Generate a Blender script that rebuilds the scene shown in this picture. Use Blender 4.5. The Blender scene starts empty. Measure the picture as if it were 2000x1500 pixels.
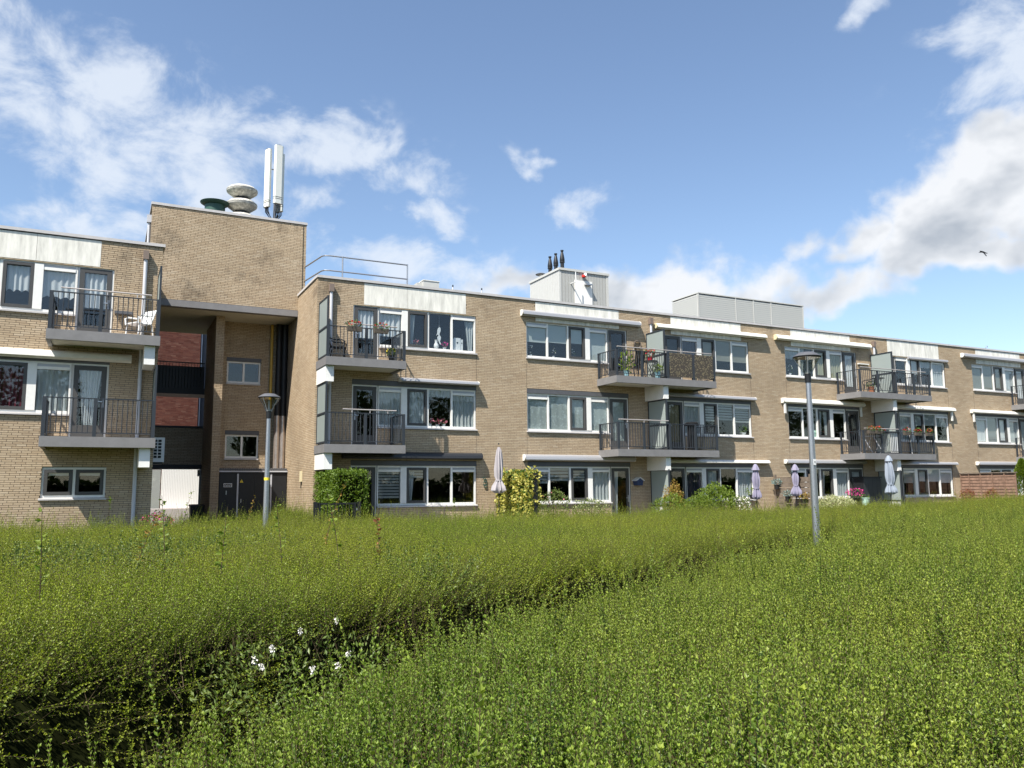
import bpy, bmesh, math, random
import numpy as np
from mathutils import Vector, Matrix
random.seed(7); rng = np.random.default_rng(7)
scene = bpy.context.scene
C = scene.collection
PI = math.pi
rad = math.radians

# ------------------------------------------------------------------ camera
cam_data = bpy.data.cameras.new('camera')
cam = bpy.data.objects.new('camera', cam_data); C.objects.link(cam)
PITCH, YAW, ROLL = 0.128248, 0.467168, -0.008473
fwd = Vector((math.sin(YAW)*math.cos(PITCH), math.cos(YAW)*math.cos(PITCH), math.sin(PITCH)))
right = Vector((math.cos(YAW), -math.sin(YAW), 0)); up = right.cross(fwd)
cr, sr = math.cos(ROLL), math.sin(ROLL)
r2 = right*cr + up*sr; u2 = -right*sr + up*cr
M = Matrix(((r2.x, u2.x, -fwd.x), (r2.y, u2.y, -fwd.y), (r2.z, u2.z, -fwd.z)))
cam.matrix_world = Matrix.Translation((0, 0, 1.6)) @ M.to_4x4()
cam_data.sensor_width = 36; cam_data.lens = 1575.5/2000*36
cam_data.clip_start = 0.05; cam_data.clip_end = 4000
scene.camera = cam

# ------------------------------------------------------------------ sky, sun, exposure
SUN = Vector((-2.12, -1.36, 3.5)).normalized()
sun_el = math.asin(SUN.z); sun_az = math.atan2(SUN.x, SUN.y)
world = bpy.data.worlds.new('World'); scene.world = world; world.use_nodes = True
def build_world():
    nt = world.node_tree; N = nt.nodes; L = nt.links
    N.clear()
    out = N.new('ShaderNodeOutputWorld'); bg = N.new('ShaderNodeBackground'); bg.inputs[1].default_value = 0.100
    L.new(bg.outputs[0], out.inputs[0])
    sky = N.new('ShaderNodeTexSky'); sky.sky_type = 'NISHITA'; sky.sun_disc = False
    sky.sun_elevation = sun_el; sky.sun_rotation = sun_az % (2*PI)
    sky.altitude = 0; sky.air_density = 1.0; sky.dust_density = 0.5; sky.ozone_density = 2.0
    def math_(op, a, b=None, c=None, clamp=False):
        n = N.new('ShaderNodeMath'); n.operation = op; n.use_clamp = clamp
        for i, v in enumerate((a, b, c)):
            if v is None: continue
            if isinstance(v, (int, float)): n.inputs[i].default_value = v
            else: L.new(v, n.inputs[i])
        return n.outputs[0]
    def rng_(v, a, b, c, d, kind='SMOOTHSTEP'):
        mr = N.new('ShaderNodeMapRange'); mr.interpolation_type = kind
        for i, q in enumerate((a, b, c, d)): mr.inputs[i+1].default_value = q
        L.new(v, mr.inputs[0]); return mr.outputs[0]
    tc = N.new('ShaderNodeTexCoord'); sep = N.new('ShaderNodeSeparateXYZ'); L.new(tc.outputs['Generated'], sep.inputs[0])
    az = math_('ARCTAN2', sep.outputs[0], sep.outputs[1]); el = math_('ARCSINE', sep.outputs[2])
    P = N.new('ShaderNodeCombineXYZ'); L.new(az, P.inputs[0]); L.new(el, P.inputs[1])
    def noise(scale, detail, rough, vec, dist=0.0, off=(0, 0, 0), st=(1, 1, 1), rot=0):
        mp = N.new('ShaderNodeMapping'); mp.inputs['Location'].default_value = off; mp.inputs['Scale'].default_value = st; mp.inputs['Rotation'].default_value = (0, 0, rad(rot))
        L.new(vec, mp.inputs[0])
        n = N.new('ShaderNodeTexNoise'); n.noise_dimensions = '2D'; n.inputs['Scale'].default_value = scale; n.inputs['Detail'].default_value = detail
        n.inputs['Roughness'].default_value = rough; n.inputs['Distortion'].default_value = dist
        L.new(mp.outputs[0], n.inputs['Vector']); return n.outputs[0]
    w1 = noise(6, 4, 0.6, P.outputs[0]); w2 = noise(6, 4, 0.6, P.outputs[0], off=(7.3, 2.1, 0))
    wx = math_('MULTIPLY', math_('SUBTRACT', w1, 0.5), 0.20); wy = math_('MULTIPLY', math_('SUBTRACT', w2, 0.5), 0.13)
    W = N.new('ShaderNodeCombineXYZ'); L.new(math_('ADD', az, wx), W.inputs[0]); L.new(math_('ADD', el, wy), W.inputs[1])
    def blobs(lst):
        acc = None
        for (a, e, ra, re, rot, wt) in lst:
            mp = N.new('ShaderNodeMapping'); mp.vector_type = 'TEXTURE'
            mp.inputs['Location'].default_value = (a, e, 0); mp.inputs['Rotation'].default_value = (0, 0, rad(rot))
            mp.inputs['Scale'].default_value = (ra, re, 1); L.new(W.outputs[0], mp.inputs[0])
            ln = N.new('ShaderNodeVectorMath'); ln.operation = 'LENGTH'; L.new(mp.outputs[0], ln.inputs[0])
            q = rng_(ln.outputs['Value'], 1.3, 0.0, 0, wt)
            acc = q if acc is None else math_('MAXIMUM', acc, q)
        return acc
    wisps = blobs([(-.05, .415, .26, .12, -6, .98), (.08, .355, .26, .085, -8, 1.02), (.25, .402, .17, .036, -9, .98), (.22, .352, .17, .034, -6, .9),
                   (.37, .338, .07, .026, -16, .85), (.35, .27, .18, .05, 0, 1.05), (-.03, .29, .15, .03, 5, .85), (.475, .397, .055, .016, -14, .85), (.555, .345, .07, .03, 4, .95),
                   (.904, .52, .055, .026, 15, .8), (1.04, .445, .13, .085, 30, .86),
                   (-.6, .45, .3, .1, 10, .9), (-1.5, .6, .5, .12, 0, .9), (2.2, .5, .5, .14, 0, .9), (-2.6, .4, .5, .14, 0, .9)])
    cumul = blobs([(.985, .292, .16, .080, 18, 1.2), (1.045, .345, .12, .07, 10, 1.1), (.87, .288, .085, .044, 8, 1.02), (1.0, .248, .15, .042, 0, 1.05),
                   (.67, .238, .28, .050, -2, .92), (.50, .252, .12, .030, 0, .78), (.84, .222, .14, .042, 0, .85), (1.40, .33, .25, .1, 0, 1.0), (2.0, .25, .4, .07, 0, .9), (-.55, .2, .3, .05, 0, .8), (-1.8, .22, .7, .07, 0, .9)])
    fb = noise(10, 6, 0.62, P.outputs[0], 0.2, (3.1, 1.7, 0), (1, 1.5, 1), 14)
    fc = noise(14, 6, 0.60, P.outputs[0], 0.1, (0.4, 5.7, 0), (1, 1.2, 1))
    wd = math_('ADD', wisps, math_('MULTIPLY', math_('SUBTRACT', fb, 0.5), 2.7))
    wmask = math_('MULTIPLY', rng_(wd, 0.22, 1.25, 0, 0.82), math_('MINIMUM', math_('MULTIPLY', wisps, 2.5), 1.0))
    cd = math_('ADD', cumul, math_('MULTIPLY', math_('SUBTRACT', fc, 0.5), 1.05))
    cmask = math_('MULTIPLY', rng_(cd, 0.22, 0.85, 0, 0.96), math_('MINIMUM', math_('MULTIPLY', cumul, 4.0), 1.0))
    # self-shading of the thick cloud: billows lit from the upper left, grey bellies
    b1 = noise(7, 4, 0.5, P.outputs[0], 0.2, (0, 0, 0), (1, 1.3, 1))
    b2 = noise(7, 4, 0.5, P.outputs[0], 0.2, (0.02, -0.035, 0), (1, 1.3, 1))
    lit = math_('ADD', math_('MULTIPLY', math_('SUBTRACT', b1, b2), 3.0), 0.48, clamp=True)
    thick = rng_(cd, 0.62, 1.4, 0.0, 0.58, 'LINEAR')
    shade = math_('SUBTRACT', math_('ADD', lit, 0.45), thick, clamp=True)
    ramp = N.new('ShaderNodeMix'); ramp.data_type = 'RGBA'
    ramp.inputs[6].default_value = (2.55, 2.80, 3.15, 1); ramp.inputs[7].default_value = (4.9, 5.0, 5.15, 1)
    L.new(shade, ramp.inputs[0])
    m1 = N.new('ShaderNodeMix'); m1.data_type = 'RGBA'; hz = N.new('ShaderNodeHueSaturation'); hz.inputs['Saturation'].default_value = .98; hz.inputs['Value'].default_value = 1.0; L.new(sky.outputs[0], hz.inputs['Color']); L.new(wmask, m1.inputs[0]); L.new(hz.outputs[0], m1.inputs[6]); m1.inputs[7].default_value = (4.4, 4.75, 5.25, 1)
    m2 = N.new('ShaderNodeMix'); m2.data_type = 'RGBA'; L.new(cmask, m2.inputs[0]); L.new(m1.outputs[2], m2.inputs[6]); L.new(ramp.outputs[2], m2.inputs[7])
    L.new(m2.outputs[2], bg.inputs[0])
    world.cycles.sampling_method = 'MANUAL'; world.cycles.sample_map_resolution = 256
build_world()
sun_d = bpy.data.lights.new('sun', 'SUN'); sun_d.energy = 4.7; sun_d.angle = rad(0.53); sun_d.color = (1.0, 0.945, 0.86)
sun_o = bpy.data.objects.new('sun', sun_d); C.objects.link(sun_o)
sun_o.rotation_euler = (-SUN).to_track_quat('-Z', 'Y').to_euler(); sun_o.location = SUN*80
vs = scene.view_settings; vs.view_transform = 'Standard'; vs.look = 'None'; vs.gamma = 1.0; vs.exposure = 0.95; vs.use_curve_mapping = False
scene.render.engine = 'CYCLES'
cy = scene.cycles; cy.max_bounces = 6; cy.transparent_max_bounces = 12; cy.diffuse_bounces = 2; cy.glossy_bounces = 3; cy.transmission_bounces = 4
cy.caustics_reflective = False; cy.caustics_refractive = False; cy.use_denoising = True

# ------------------------------------------------------------------ materials
MATS = {}
def new_mat(name):
    m = bpy.data.materials.new(name); m.use_nodes = True; MATS[name] = m
    return m, m.node_tree, m.node_tree.nodes['Principled BSDF']
def plain(name, col, rough=0.6, metal=0.0, var=0.0, scale=6.0, spec=0.4, bump=0.0, streak=False):
    m, nt, p = new_mat(name); N = nt.nodes; L = nt.links
    p.inputs['Roughness'].default_value = rough; p.inputs['Metallic'].default_value = metal; p.inputs['Specular IOR Level'].default_value = spec
    p.inputs['Base Color'].default_value = (*col, 1)
    if var > 0:
        g = N.new('ShaderNodeNewGeometry')
        mp = N.new('ShaderNodeMapping'); mp.inputs['Scale'].default_value = (1, 1, 0.18) if streak else (1, 1, 1)
        L.new(g.outputs['Position'], mp.inputs[0])
        n = N.new('ShaderNodeTexNoise'); n.inputs['Scale'].default_value = scale; n.inputs['Detail'].default_value = 6; n.inputs['Roughness'].default_value = 0.65
        L.new(mp.outputs[0], n.inputs['Vector'])
        mix = N.new('ShaderNodeMix'); mix.data_type = 'RGBA'
        mix.inputs[6].default_value = (*[c*(1-var) for c in col], 1); mix.inputs[7].default_value = (*[min(1, c*(1+var*0.6)) for c in col], 1)
        mr = N.new('ShaderNodeMapRange'); mr.inputs[1].default_value = 0.3; mr.inputs[2].default_value = 0.7
        L.new(n.outputs[0], mr.inputs[0]); L.new(mr.outputs[0], mix.inputs[0]); L.new(mix.outputs[2], p.inputs['Base Color'])
        if bump > 0:
            b = N.new('ShaderNodeBump'); b.inputs['Strength'].default_value = bump; b.inputs['Distance'].default_value = 0.01
            L.new(n.outputs[0], b.inputs['Height']); L.new(b.outputs[0], p.inputs['Normal'])
    return m
def brick_mat(name, cols, stain=True, stain_col=(0.055, 0.045, 0.035), stain_lo=0.60):
    m, nt, p = new_mat(name); N = nt.nodes; L = nt.links
    p.inputs['Roughness'].default_value = 0.85; p.inputs['Specular IOR Level'].default_value = 0.2
    g = N.new('ShaderNodeNewGeometry'); oi = N.new('ShaderNodeObjectInfo')
    add = N.new('ShaderNodeMath'); add.operation = 'ADD'; L.new(g.outputs['Random Per Island'], add.inputs[0]); L.new(oi.outputs['Random'], add.inputs[1])
    fr = N.new('ShaderNodeMath'); fr.operation = 'FRACT'; L.new(add.outputs[0], fr.inputs[0])
    cr_ = N.new('ShaderNodeValToRGB'); L.new(fr.outputs[0], cr_.inputs[0])
    el = cr_.color_ramp.elements
    while len(el) < len(cols): el.new(0.5)
    for i, c in enumerate(cols): el[i].position = i/(len(cols)-1); el[i].color = (*c, 1)
    n = N.new('ShaderNodeTexNoise'); n.inputs['Scale'].default_value = 60; n.inputs['Detail'].default_value = 3; L.new(g.outputs['Position'], n.inputs['Vector'])
    mul = N.new('ShaderNodeMix'); mul.data_type = 'RGBA'; mul.blend_type = 'MULTIPLY'; mul.inputs[0].default_value = 0.35
    L.new(cr_.outputs[0], mul.inputs[6]); L.new(n.outputs[0], mul.inputs[7])
    last = mul.outputs[2]
    # broad tone shifts and sooty patches with a shape of their own
    n2 = N.new('ShaderNodeTexNoise'); n2.inputs['Scale'].default_value = 0.55; n2.inputs['Detail'].default_value = 4; L.new(g.outputs['Position'], n2.inputs['Vector'])
    mr2 = N.new('ShaderNodeMapRange'); mr2.inputs[1].default_value = 0.3; mr2.inputs[2].default_value = 0.7; mr2.inputs[3].default_value = 0.86; mr2.inputs[4].default_value = 1.1; L.new(n2.outputs[0], mr2.inputs[0])
    t = N.new('ShaderNodeVectorMath'); t.operation = 'SCALE'; L.new(last, t.inputs[0]); L.new(mr2.outputs[0], t.inputs['Scale']); last = t.outputs[0]
    if stain:
        mp = N.new('ShaderNodeMapping'); mp.inputs['Scale'].default_value = (0.8, 0.8, 0.6); mp.inputs['Location'].default_value = (3.3, 0, 1.9); L.new(g.outputs['Position'], mp.inputs[0])
        n3 = N.new('ShaderNodeTexNoise'); n3.inputs['Scale'].default_value = 0.9; n3.inputs['Detail'].default_value = 8; n3.inputs['Roughness'].default_value = 0.72; L.new(mp.outputs[0], n3.inputs['Vector'])
        mr3 = N.new('ShaderNodeMapRange'); mr3.inputs[1].default_value = stain_lo; mr3.inputs[2].default_value = stain_lo+0.14; mr3.inputs[3].default_value = 0; mr3.inputs[4].default_value = 0.55; L.new(n3.outputs[0], mr3.inputs[0])
        # run-off marks live near the parapet
        sp = N.new('ShaderNodeSeparateXYZ'); L.new(g.outputs['Position'], sp.inputs[0])
        mz = N.new('ShaderNodeMapRange'); mz.inputs[1].default_value = 6.0; mz.inputs[2].default_value = 8.4; mz.inputs[3].default_value = 0.25; mz.inputs[4].default_value = 1.0; L.new(sp.outputs[2], mz.inputs[0])
        mm = N.new('ShaderNodeMath'); mm.operation = 'MULTIPLY'; L.new(mr3.outputs[0], mm.inputs[0]); L.new(mz.outputs[0], mm.inputs[1])
        mx = N.new('ShaderNodeMix'); mx.data_type = 'RGBA'; L.new(mm.outputs[0], mx.inputs[0]); L.new(last, mx.inputs[6]); mx.inputs[7].default_value = (*stain_col, 1); last = mx.outputs[2]
    L.new(last, p.inputs['Base Color'])
    return m
brick_mat('buff_brick', [(.48, .365, .245), (.54, .42, .285), (.575, .455, .315), (.505, .385, .255), (.60, .485, .345)], stain_lo=.535)
brick_mat('red_brick', [(.10, .034, .024), (.14, .050, .036), (.17, .07, .05), (.115, .040, .03), (.20, .10, .075)], stain=False)
plain('mortar', (.115, .092, .068), .95, var=.3, scale=20)
plain('mortar_red', (.10, .06, .05), .95, var=.3, scale=20)
plain('white_panel', (.76, .74, .67), .55, var=.26, scale=7, streak=True)
plain('white_frame', (.80, .79, .75), .4, var=.05, scale=8)
plain('white_concrete', (.80, .79, .76), .6, var=.06)
plain('soffit_paint', (.62, .59, .50), .7, var=.08)
plain('slab_grey', (.20, .195, .195), .6, var=.12, scale=4)
plain('lintel_grey', (.095, .097, .105), .5, var=.12)
plain('sash_grey', (.065, .064, .062), .45)
plain('rail_slate', (.030, .036, .044), .45)
plain('handrail', (.55, .50, .47), .35, metal=.4)
plain('galvanised', (.42, .43, .45), .38, metal=.85, var=.12, scale=30)
plain('pipe_grey', (.52, .53, .56), .45, var=.06)
plain('hopper_brown', (.19, .145, .12), .6)
plain('coping', (.52, .50, .49), .5, var=.1)
plain('coping_dark', (.02, .02, .02), .7)
plain('awning_grey', (.40, .40, .41), .35, metal=.3)
plain('awning_white', (.74, .73, .68), .4, var=.1, scale=5)
plain('awning_dark', (.028, .030, .034), .4)
plain('awning_cream', (.70, .62, .40), .5)
plain('interior', (.03, .028, .027), .9)
plain('roof_felt', (.12, .115, .11), .9, var=.2)
plain('black_metal', (.012, .013, .015), .45)
plain('black_paint', (.015, .016, .018), .5, var=.2)
plain('clad_light', (.52, .52, .49), .45, var=.05)
plain('clad_grey', (.40, .40, .375), .45, var=.05)
plain('louvre', (.42, .425, .40), .5)
plain('green_vent', (.03, .085, .065), .5, var=.2)
plain('stone_white', (.60, .58, .52), .75, var=.65, scale=7)
plain('antenna_white', (.72, .73, .68), .4)
plain('yellow_pipe', (.50, .33, .06), .45)
plain('steel_duct', (.50, .44, .40), .35, metal=.7, var=.2)
plain('white_cladding', (.86, .85, .82), .5)
plain('wood_brown', (.22, .135, .095), .8, var=.4, scale=7)
plain('wood_grey', (.17, .135, .105), .85, var=.4, scale=7)
plain('fabric_lilac', (.25, .235, .32), .8, var=.06)
plain('fabric_pale', (.37, .345, .36), .8, var=.06)
plain('fabric_blue', (.26, .30, .36), .8, var=.06)
plain('plastic_white', (.75, .76, .76), .35)
plain('plastic_black', (.014, .014, .016), .4)
plain('petal_red', (.55, .015, .03), .6); plain('petal_pink', (.70, .22, .28), .6); plain('petal_magenta', (.55, .02, .22), .6); plain('petal_white', (.80, .77, .70), .6); plain('petal_purple', (.10, .03, .25), .6)
plain('terracotta', (.36, .14, .06), .8); plain('pot_blue', (.22, .40, .46), .5); plain('pot_mint', (.42, .60, .50), .5); plain('pot_black', (.02, .02, .02), .5)
plain('birdhouse_blue', (.03, .05, .12), .6)
plain('wicker', (.12, .10, .08), .8, var=.4, scale=30)
plain('paper_yellow', (.85, .65, .05), .5)
plain('soil', (.030, .042, .014), .95, var=.5, scale=1.5)
plain('paving', (.30, .28, .26), .9, var=.2)
plain('bark', (.06, .045, .035), .9, var=.3, scale=15)
plain('stem_brown', (.075, .055, .025), .8)
plain('red_lamp', (.6, .03, .02), .4)
plain('step_concrete', (.48, .43, .41), .8, var=.12)
plain('feather', (.006, .006, .007), .6)
def cloth(name, col, transl=0.35, rough=0.9):
    m, nt, p = new_mat(name); N = nt.nodes; L = nt.links
    p.inputs['Base Color'].default_value = (*col, 1); p.inputs['Roughness'].default_value = rough; p.inputs['Specular IOR Level'].default_value = .1
    t = N.new('ShaderNodeBsdfTranslucent'); t.inputs[0].default_value = (*col, 1)
    mx = N.new('ShaderNodeMixShader'); mx.inputs[0].default_value = transl
    L.new(p.outputs[0], mx.inputs[1]); L.new(t.outputs[0], mx.inputs[2]); L.new(mx.outputs[0], nt.nodes['Material Output'].inputs[0])
    return m
cloth('net', (.80, .83, .84)); cloth('net_grey', (.58, .62, .62)); cloth('blind_pale', (.62, .68, .66)); cloth('blind_olive', (.36, .36, .30)); cloth('blind_grey', (.40, .42, .41))
cloth('blind_white', (.70, .71, .69)); cloth('curtain_dark', (.06, .06, .08)); cloth('curtain_wine', (.22, .05, .075)); cloth('curtain_beige', (.36, .31, .20)); cloth('zebra', (.40, .43, .42)); cloth('curtain_yellow', (.45, .44, .30))
def lace(name, col):
    m = cloth(name, col, .3); nt = m.node_tree; N = nt.nodes; L = nt.links
    g = N.new('ShaderNodeNewGeometry'); v = N.new('ShaderNodeTexVoronoi'); v.inputs['Scale'].default_value = 9; L.new(g.outputs['Position'], v.inputs['Vector'])
    mr = N.new('ShaderNodeMapRange'); mr.inputs[1].default_value = .30; mr.inputs[2].default_value = .36; mr.inputs[3].default_value = 1.0; mr.inputs[4].default_value = .78; L.new(v.outputs['Distance'], mr.inputs[0])
    sc = N.new('ShaderNodeVectorMath'); sc.operation = 'SCALE'; sc.inputs[0].default_value = col; L.new(mr.outputs[0], sc.inputs['Scale'])
    L.new(sc.outputs[0], N['Principled BSDF'].inputs['Base Color'])
lace('circle_net', (.58, .66, .64))
def glass_mat(name, tint=(.955, .97, .97), refl=(1, 1, 1)):
    m, nt, p = new_mat(name); N = nt.nodes; L = nt.links
    N.remove(p)
    tr = N.new('ShaderNodeBsdfTransparent'); tr.inputs[0].default_value = (*tint, 1)
    gl = N.new('ShaderNodeBsdfGlossy'); gl.inputs['Roughness'].default_value = 0.012; gl.inputs['Color'].default_value = (*refl, 1)
    # slight waviness of the pane
    g = N.new('ShaderNodeNewGeometry'); n = N.new('ShaderNodeTexNoise'); n.inputs['Scale'].default_value = 1.6; n.inputs['Detail'].default_value = 1; L.new(g.outputs['Position'], n.inputs['Vector'])
    b = N.new('ShaderNodeBump'); b.inputs['Strength'].default_value = 0.06; b.inputs['Distance'].default_value = 0.02; L.new(n.outputs[0], b.inputs['Height']); L.new(b.outputs[0], gl.inputs['Normal'])
    fr = N.new('ShaderNodeFresnel'); io = N.new('ShaderNodeMapRange'); io.inputs[3].default_value = 1.5; io.inputs[4].default_value = 1/1.5; L.new(g.outputs['Backfacing'], io.inputs[0]); L.new(io.outputs[0], fr.inputs[0])
    mx = N.new('ShaderNodeMixShader'); L.new(fr.outputs[0], mx.inputs[0]); L.new(tr.outputs[0], mx.inputs[1]); L.new(gl.outputs[0], mx.inputs[2])
    L.new(mx.outputs[0], N['Material Output'].inputs[0])
glass_mat('glass'); glass_mat('lamp_glass', (.75, .75, .72))
def frost():
    m, nt, p = new_mat('frosted_glass'); N = nt.nodes; L = nt.links
    p.inputs['Base Color'].default_value = (.46, .52, .50, 1); p.inputs['Roughness'].default_value = .35
    t = N.new('ShaderNodeBsdfTranslucent'); t.inputs[0].default_value = (.50, .56, .54, 1)
    mx = N.new('ShaderNodeMixShader'); mx.inputs[0].default_value = .45
    L.new(p.outputs[0], mx.inputs[1]); L.new(t.outputs[0], mx.inputs[2]); L.new(mx.outputs[0], N['Material Output'].inputs[0])
frost()
def leaf_mat(name, dark, light, tip=None, transl=.3, rough=.46, patch=None, pscale=.35):
    """leaf colour: random per instance, lighter at the shoot tips (vertex attribute 'tip'), broad patches"""
    m, nt, p = new_mat(name); N = nt.nodes; L = nt.links
    oi = N.new('ShaderNodeObjectInfo'); g = N.new('ShaderNodeNewGeometry')
    ad = N.new('ShaderNodeMath'); ad.operation = 'ADD'; L.new(oi.outputs['Random'], ad.inputs[0]); L.new(g.outputs['Random Per Island'], ad.inputs[1])
    fr = N.new('ShaderNodeMath'); fr.operation = 'FRACT'; L.new(ad.outputs[0], fr.inputs[0])
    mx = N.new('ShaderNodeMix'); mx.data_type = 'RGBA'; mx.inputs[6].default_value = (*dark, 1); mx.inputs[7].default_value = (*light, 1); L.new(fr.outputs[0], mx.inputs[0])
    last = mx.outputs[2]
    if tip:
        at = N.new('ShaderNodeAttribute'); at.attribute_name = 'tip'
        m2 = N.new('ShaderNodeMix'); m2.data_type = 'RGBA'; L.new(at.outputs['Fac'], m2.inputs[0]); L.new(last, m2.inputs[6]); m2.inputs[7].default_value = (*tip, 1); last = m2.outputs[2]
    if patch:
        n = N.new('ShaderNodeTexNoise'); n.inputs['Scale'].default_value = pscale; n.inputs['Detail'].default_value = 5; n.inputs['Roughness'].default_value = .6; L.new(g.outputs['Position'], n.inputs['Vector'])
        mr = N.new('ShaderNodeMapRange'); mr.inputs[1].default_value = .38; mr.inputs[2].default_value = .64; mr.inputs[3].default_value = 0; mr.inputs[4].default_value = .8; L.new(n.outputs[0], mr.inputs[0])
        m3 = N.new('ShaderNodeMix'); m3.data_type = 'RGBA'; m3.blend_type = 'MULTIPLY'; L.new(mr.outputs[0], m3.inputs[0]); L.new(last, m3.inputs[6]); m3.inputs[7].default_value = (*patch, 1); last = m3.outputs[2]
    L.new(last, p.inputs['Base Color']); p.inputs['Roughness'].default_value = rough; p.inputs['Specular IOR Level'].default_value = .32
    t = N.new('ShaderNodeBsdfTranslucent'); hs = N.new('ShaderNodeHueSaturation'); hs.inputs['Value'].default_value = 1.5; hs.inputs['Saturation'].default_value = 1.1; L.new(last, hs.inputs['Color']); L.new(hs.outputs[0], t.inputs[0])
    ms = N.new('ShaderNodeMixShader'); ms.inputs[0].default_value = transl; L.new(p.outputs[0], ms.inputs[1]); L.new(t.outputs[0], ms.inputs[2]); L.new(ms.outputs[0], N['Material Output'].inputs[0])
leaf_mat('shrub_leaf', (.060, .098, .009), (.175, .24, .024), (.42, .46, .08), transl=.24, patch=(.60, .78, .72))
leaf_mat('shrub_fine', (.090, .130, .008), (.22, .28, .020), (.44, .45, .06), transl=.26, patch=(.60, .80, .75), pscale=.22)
leaf_mat('hedge_leaf', (.055, .105, .012), (.15, .22, .025), transl=.25)
leaf_mat('variegated_leaf', (.28, .28, .045), (.55, .50, .14), transl=.25)
leaf_mat('privet_leaf', (.075, .120, .022), (.16, .205, .05), transl=.2, rough=.45)
leaf_mat('bush_leaf', (.09, .15, .015), (.19, .25, .035), transl=.3)
leaf_mat('rusty_leaf', (.16, .06, .03), (.26, .11, .05), transl=.25)
leaf_mat('orange_leaf', (.30, .16, .04), (.30, .26, .05), transl=.25)
leaf_mat('blue_leaf', (.10, .17, .15), (.30, .40, .38), transl=.2)
leaf_mat('tree_leaf', (.030, .052, .012), (.06, .085, .02), transl=.25)
leaf_mat('green_leaf', (.05, .11, .02), (.11, .18, .04), transl=.25)
leaf_mat('cream_leaf', (.35, .38, .18), (.50, .50, .30), transl=.25)
plain('shrub_core_shade', (.010, .012, .004), 1.0, var=.4, scale=9, spec=0)  # shade inside the foliage and the gap is put into this colour

# ------------------------------------------------------------------ helpers
class MB:
    def __init__(s): s.v = []; s.f = []; s.smooth = False
    def quad(s, a, b, c, d):
        n = len(s.v); s.v += [a, b, c, d]; s.f.append((n, n+1, n+2, n+3)); return s
    def box(s, x0, x1, y0, y1, z0, z1):
        if x0 > x1: x0, x1 = x1, x0
        if y0 > y1: y0, y1 = y1, y0
        if z0 > z1: z0, z1 = z1, z0
        n = len(s.v)
        s.v += [(x0, y0, z0), (x1, y0, z0), (x1, y1, z0), (x0, y1, z0), (x0, y0, z1), (x1, y0, z1), (x1, y1, z1), (x0, y1, z1)]
        s.f += [(n, n+3, n+2, n+1), (n+4, n+5, n+6, n+7), (n, n+1, n+5, n+4), (n+1, n+2, n+6, n+5), (n+2, n+3, n+7, n+6), (n+3, n, n+4, n+7)]
        return s
    def tube(s, pts, r, n=8, cap=True):
        """tube through points; r scalar or per-point list"""
        pts = [Vector(p) for p in pts]; rs = r if isinstance(r, (list, tuple)) else [r]*len(pts)
        rings = []
        for i, p in enumerate(pts):
            d = (pts[min(i+1, len(pts)-1)]-pts[max(i-1, 0)]).normalized()
            a = Vector((0, 0, 1)) if abs(d.z) < .9 else Vector((1, 0, 0))
            e1 = d.cross(a).normalized(); e2 = d.cross(e1)
            b = len(s.v)
            for k in range(n):
                t = 2*PI*k/n; q = p+(e1*math.cos(t)+e2*math.sin(t))*rs[i]; s.v.append(tuple(q))
            rings.append(b)
        for a, b in zip(rings, rings[1:]):
            for k in range(n): s.f.append((a+k, a+(k+1) % n, b+(k+1) % n, b+k))
        if cap:
            s.f.append(tuple(rings[0]+k for k in range(n))[::-1]); s.f.append(tuple(rings[-1]+k for k in range(n)))
        return s
    def lathe(s, prof, c=(0, 0, 0), n=24, mod=None):
        rings = []
        for (r, z) in prof:
            b = len(s.v)
            for k in range(n):
                t = 2*PI*k/n; rr = r*(mod(t, z) if mod else 1)
                s.v.append((c[0]+rr*math.cos(t), c[1]+rr*math.sin(t), c[2]+z))
            rings.append(b)
        for a, b in zip(rings, rings[1:]):
            for k in range(n): s.f.append((a+k, a+(k+1) % n, b+(k+1) % n, b+k))
        s.f.append(tuple(rings[0]+k for k in range(n))[::-1]); s.f.append(tuple(rings[-1]+k for k in range(n)))
        return s
    def prism_x(s, prof, x0, x1):
        """profile of (y, z) points extruded along x"""
        n = len(prof); b = len(s.v)
        s.v += [(x0, y, z) for y, z in prof]+[(x1, y, z) for y, z in prof]
        for k in range(n): s.f.append((b+k, b+(k+1) % n, b+n+(k+1) % n, b+n+k))
        s.f.append(tuple(b+k for k in range(n))[::-1]); s.f.append(tuple(b+n+k for k in range(n)))
        return s
    def mesh(s, name, mat):
        me = bpy.data.meshes.new(name); me.from_pydata(s.v, [], s.f); me.materials.append(MATS[mat])
        bm = bmesh.new(); bm.from_mesh(me); bmesh.ops.recalc_face_normals(bm, faces=bm.faces); bm.to_mesh(me); bm.free()
        if s.smooth:
            me.polygons.foreach_set('use_smooth', [True]*len(me.polygons))
            try: me.set_sharp_from_angle(angle=rad(40))
            except Exception: pass
        return me
    def obj(s, name, mat, parent=None):
        o = bpy.data.objects.new(name, s.mesh(name, mat)); C.objects.link(o)
        if parent: attach(o, parent)
        return o
def attach(o, parent):
    o.parent = parent; o.matrix_parent_inverse = Matrix.Translation(-world_loc(parent))
def world_loc(o):
    return Vector((0, 0, 0)) if o.parent else Vector(o.location)
def thing(name, label, cat, loc, group=None):
    o = bpy.data.objects.new(name, None); C.objects.link(o); o.location = loc; o.empty_display_size = .2
    return tag(o, label, cat, group)
def tag(o, label, cat, group=None):
    o['label'] = label; o['category'] = cat
    if group: o['group'] = group
    return o
def struct(o, kind='structure'): o['kind'] = kind; return o
def S(name, mat, parent, smooth=False, **k):
    pass
def box(name, mat, parent, *a):
    return MB().box(*a).obj(name, mat, parent)
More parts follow.
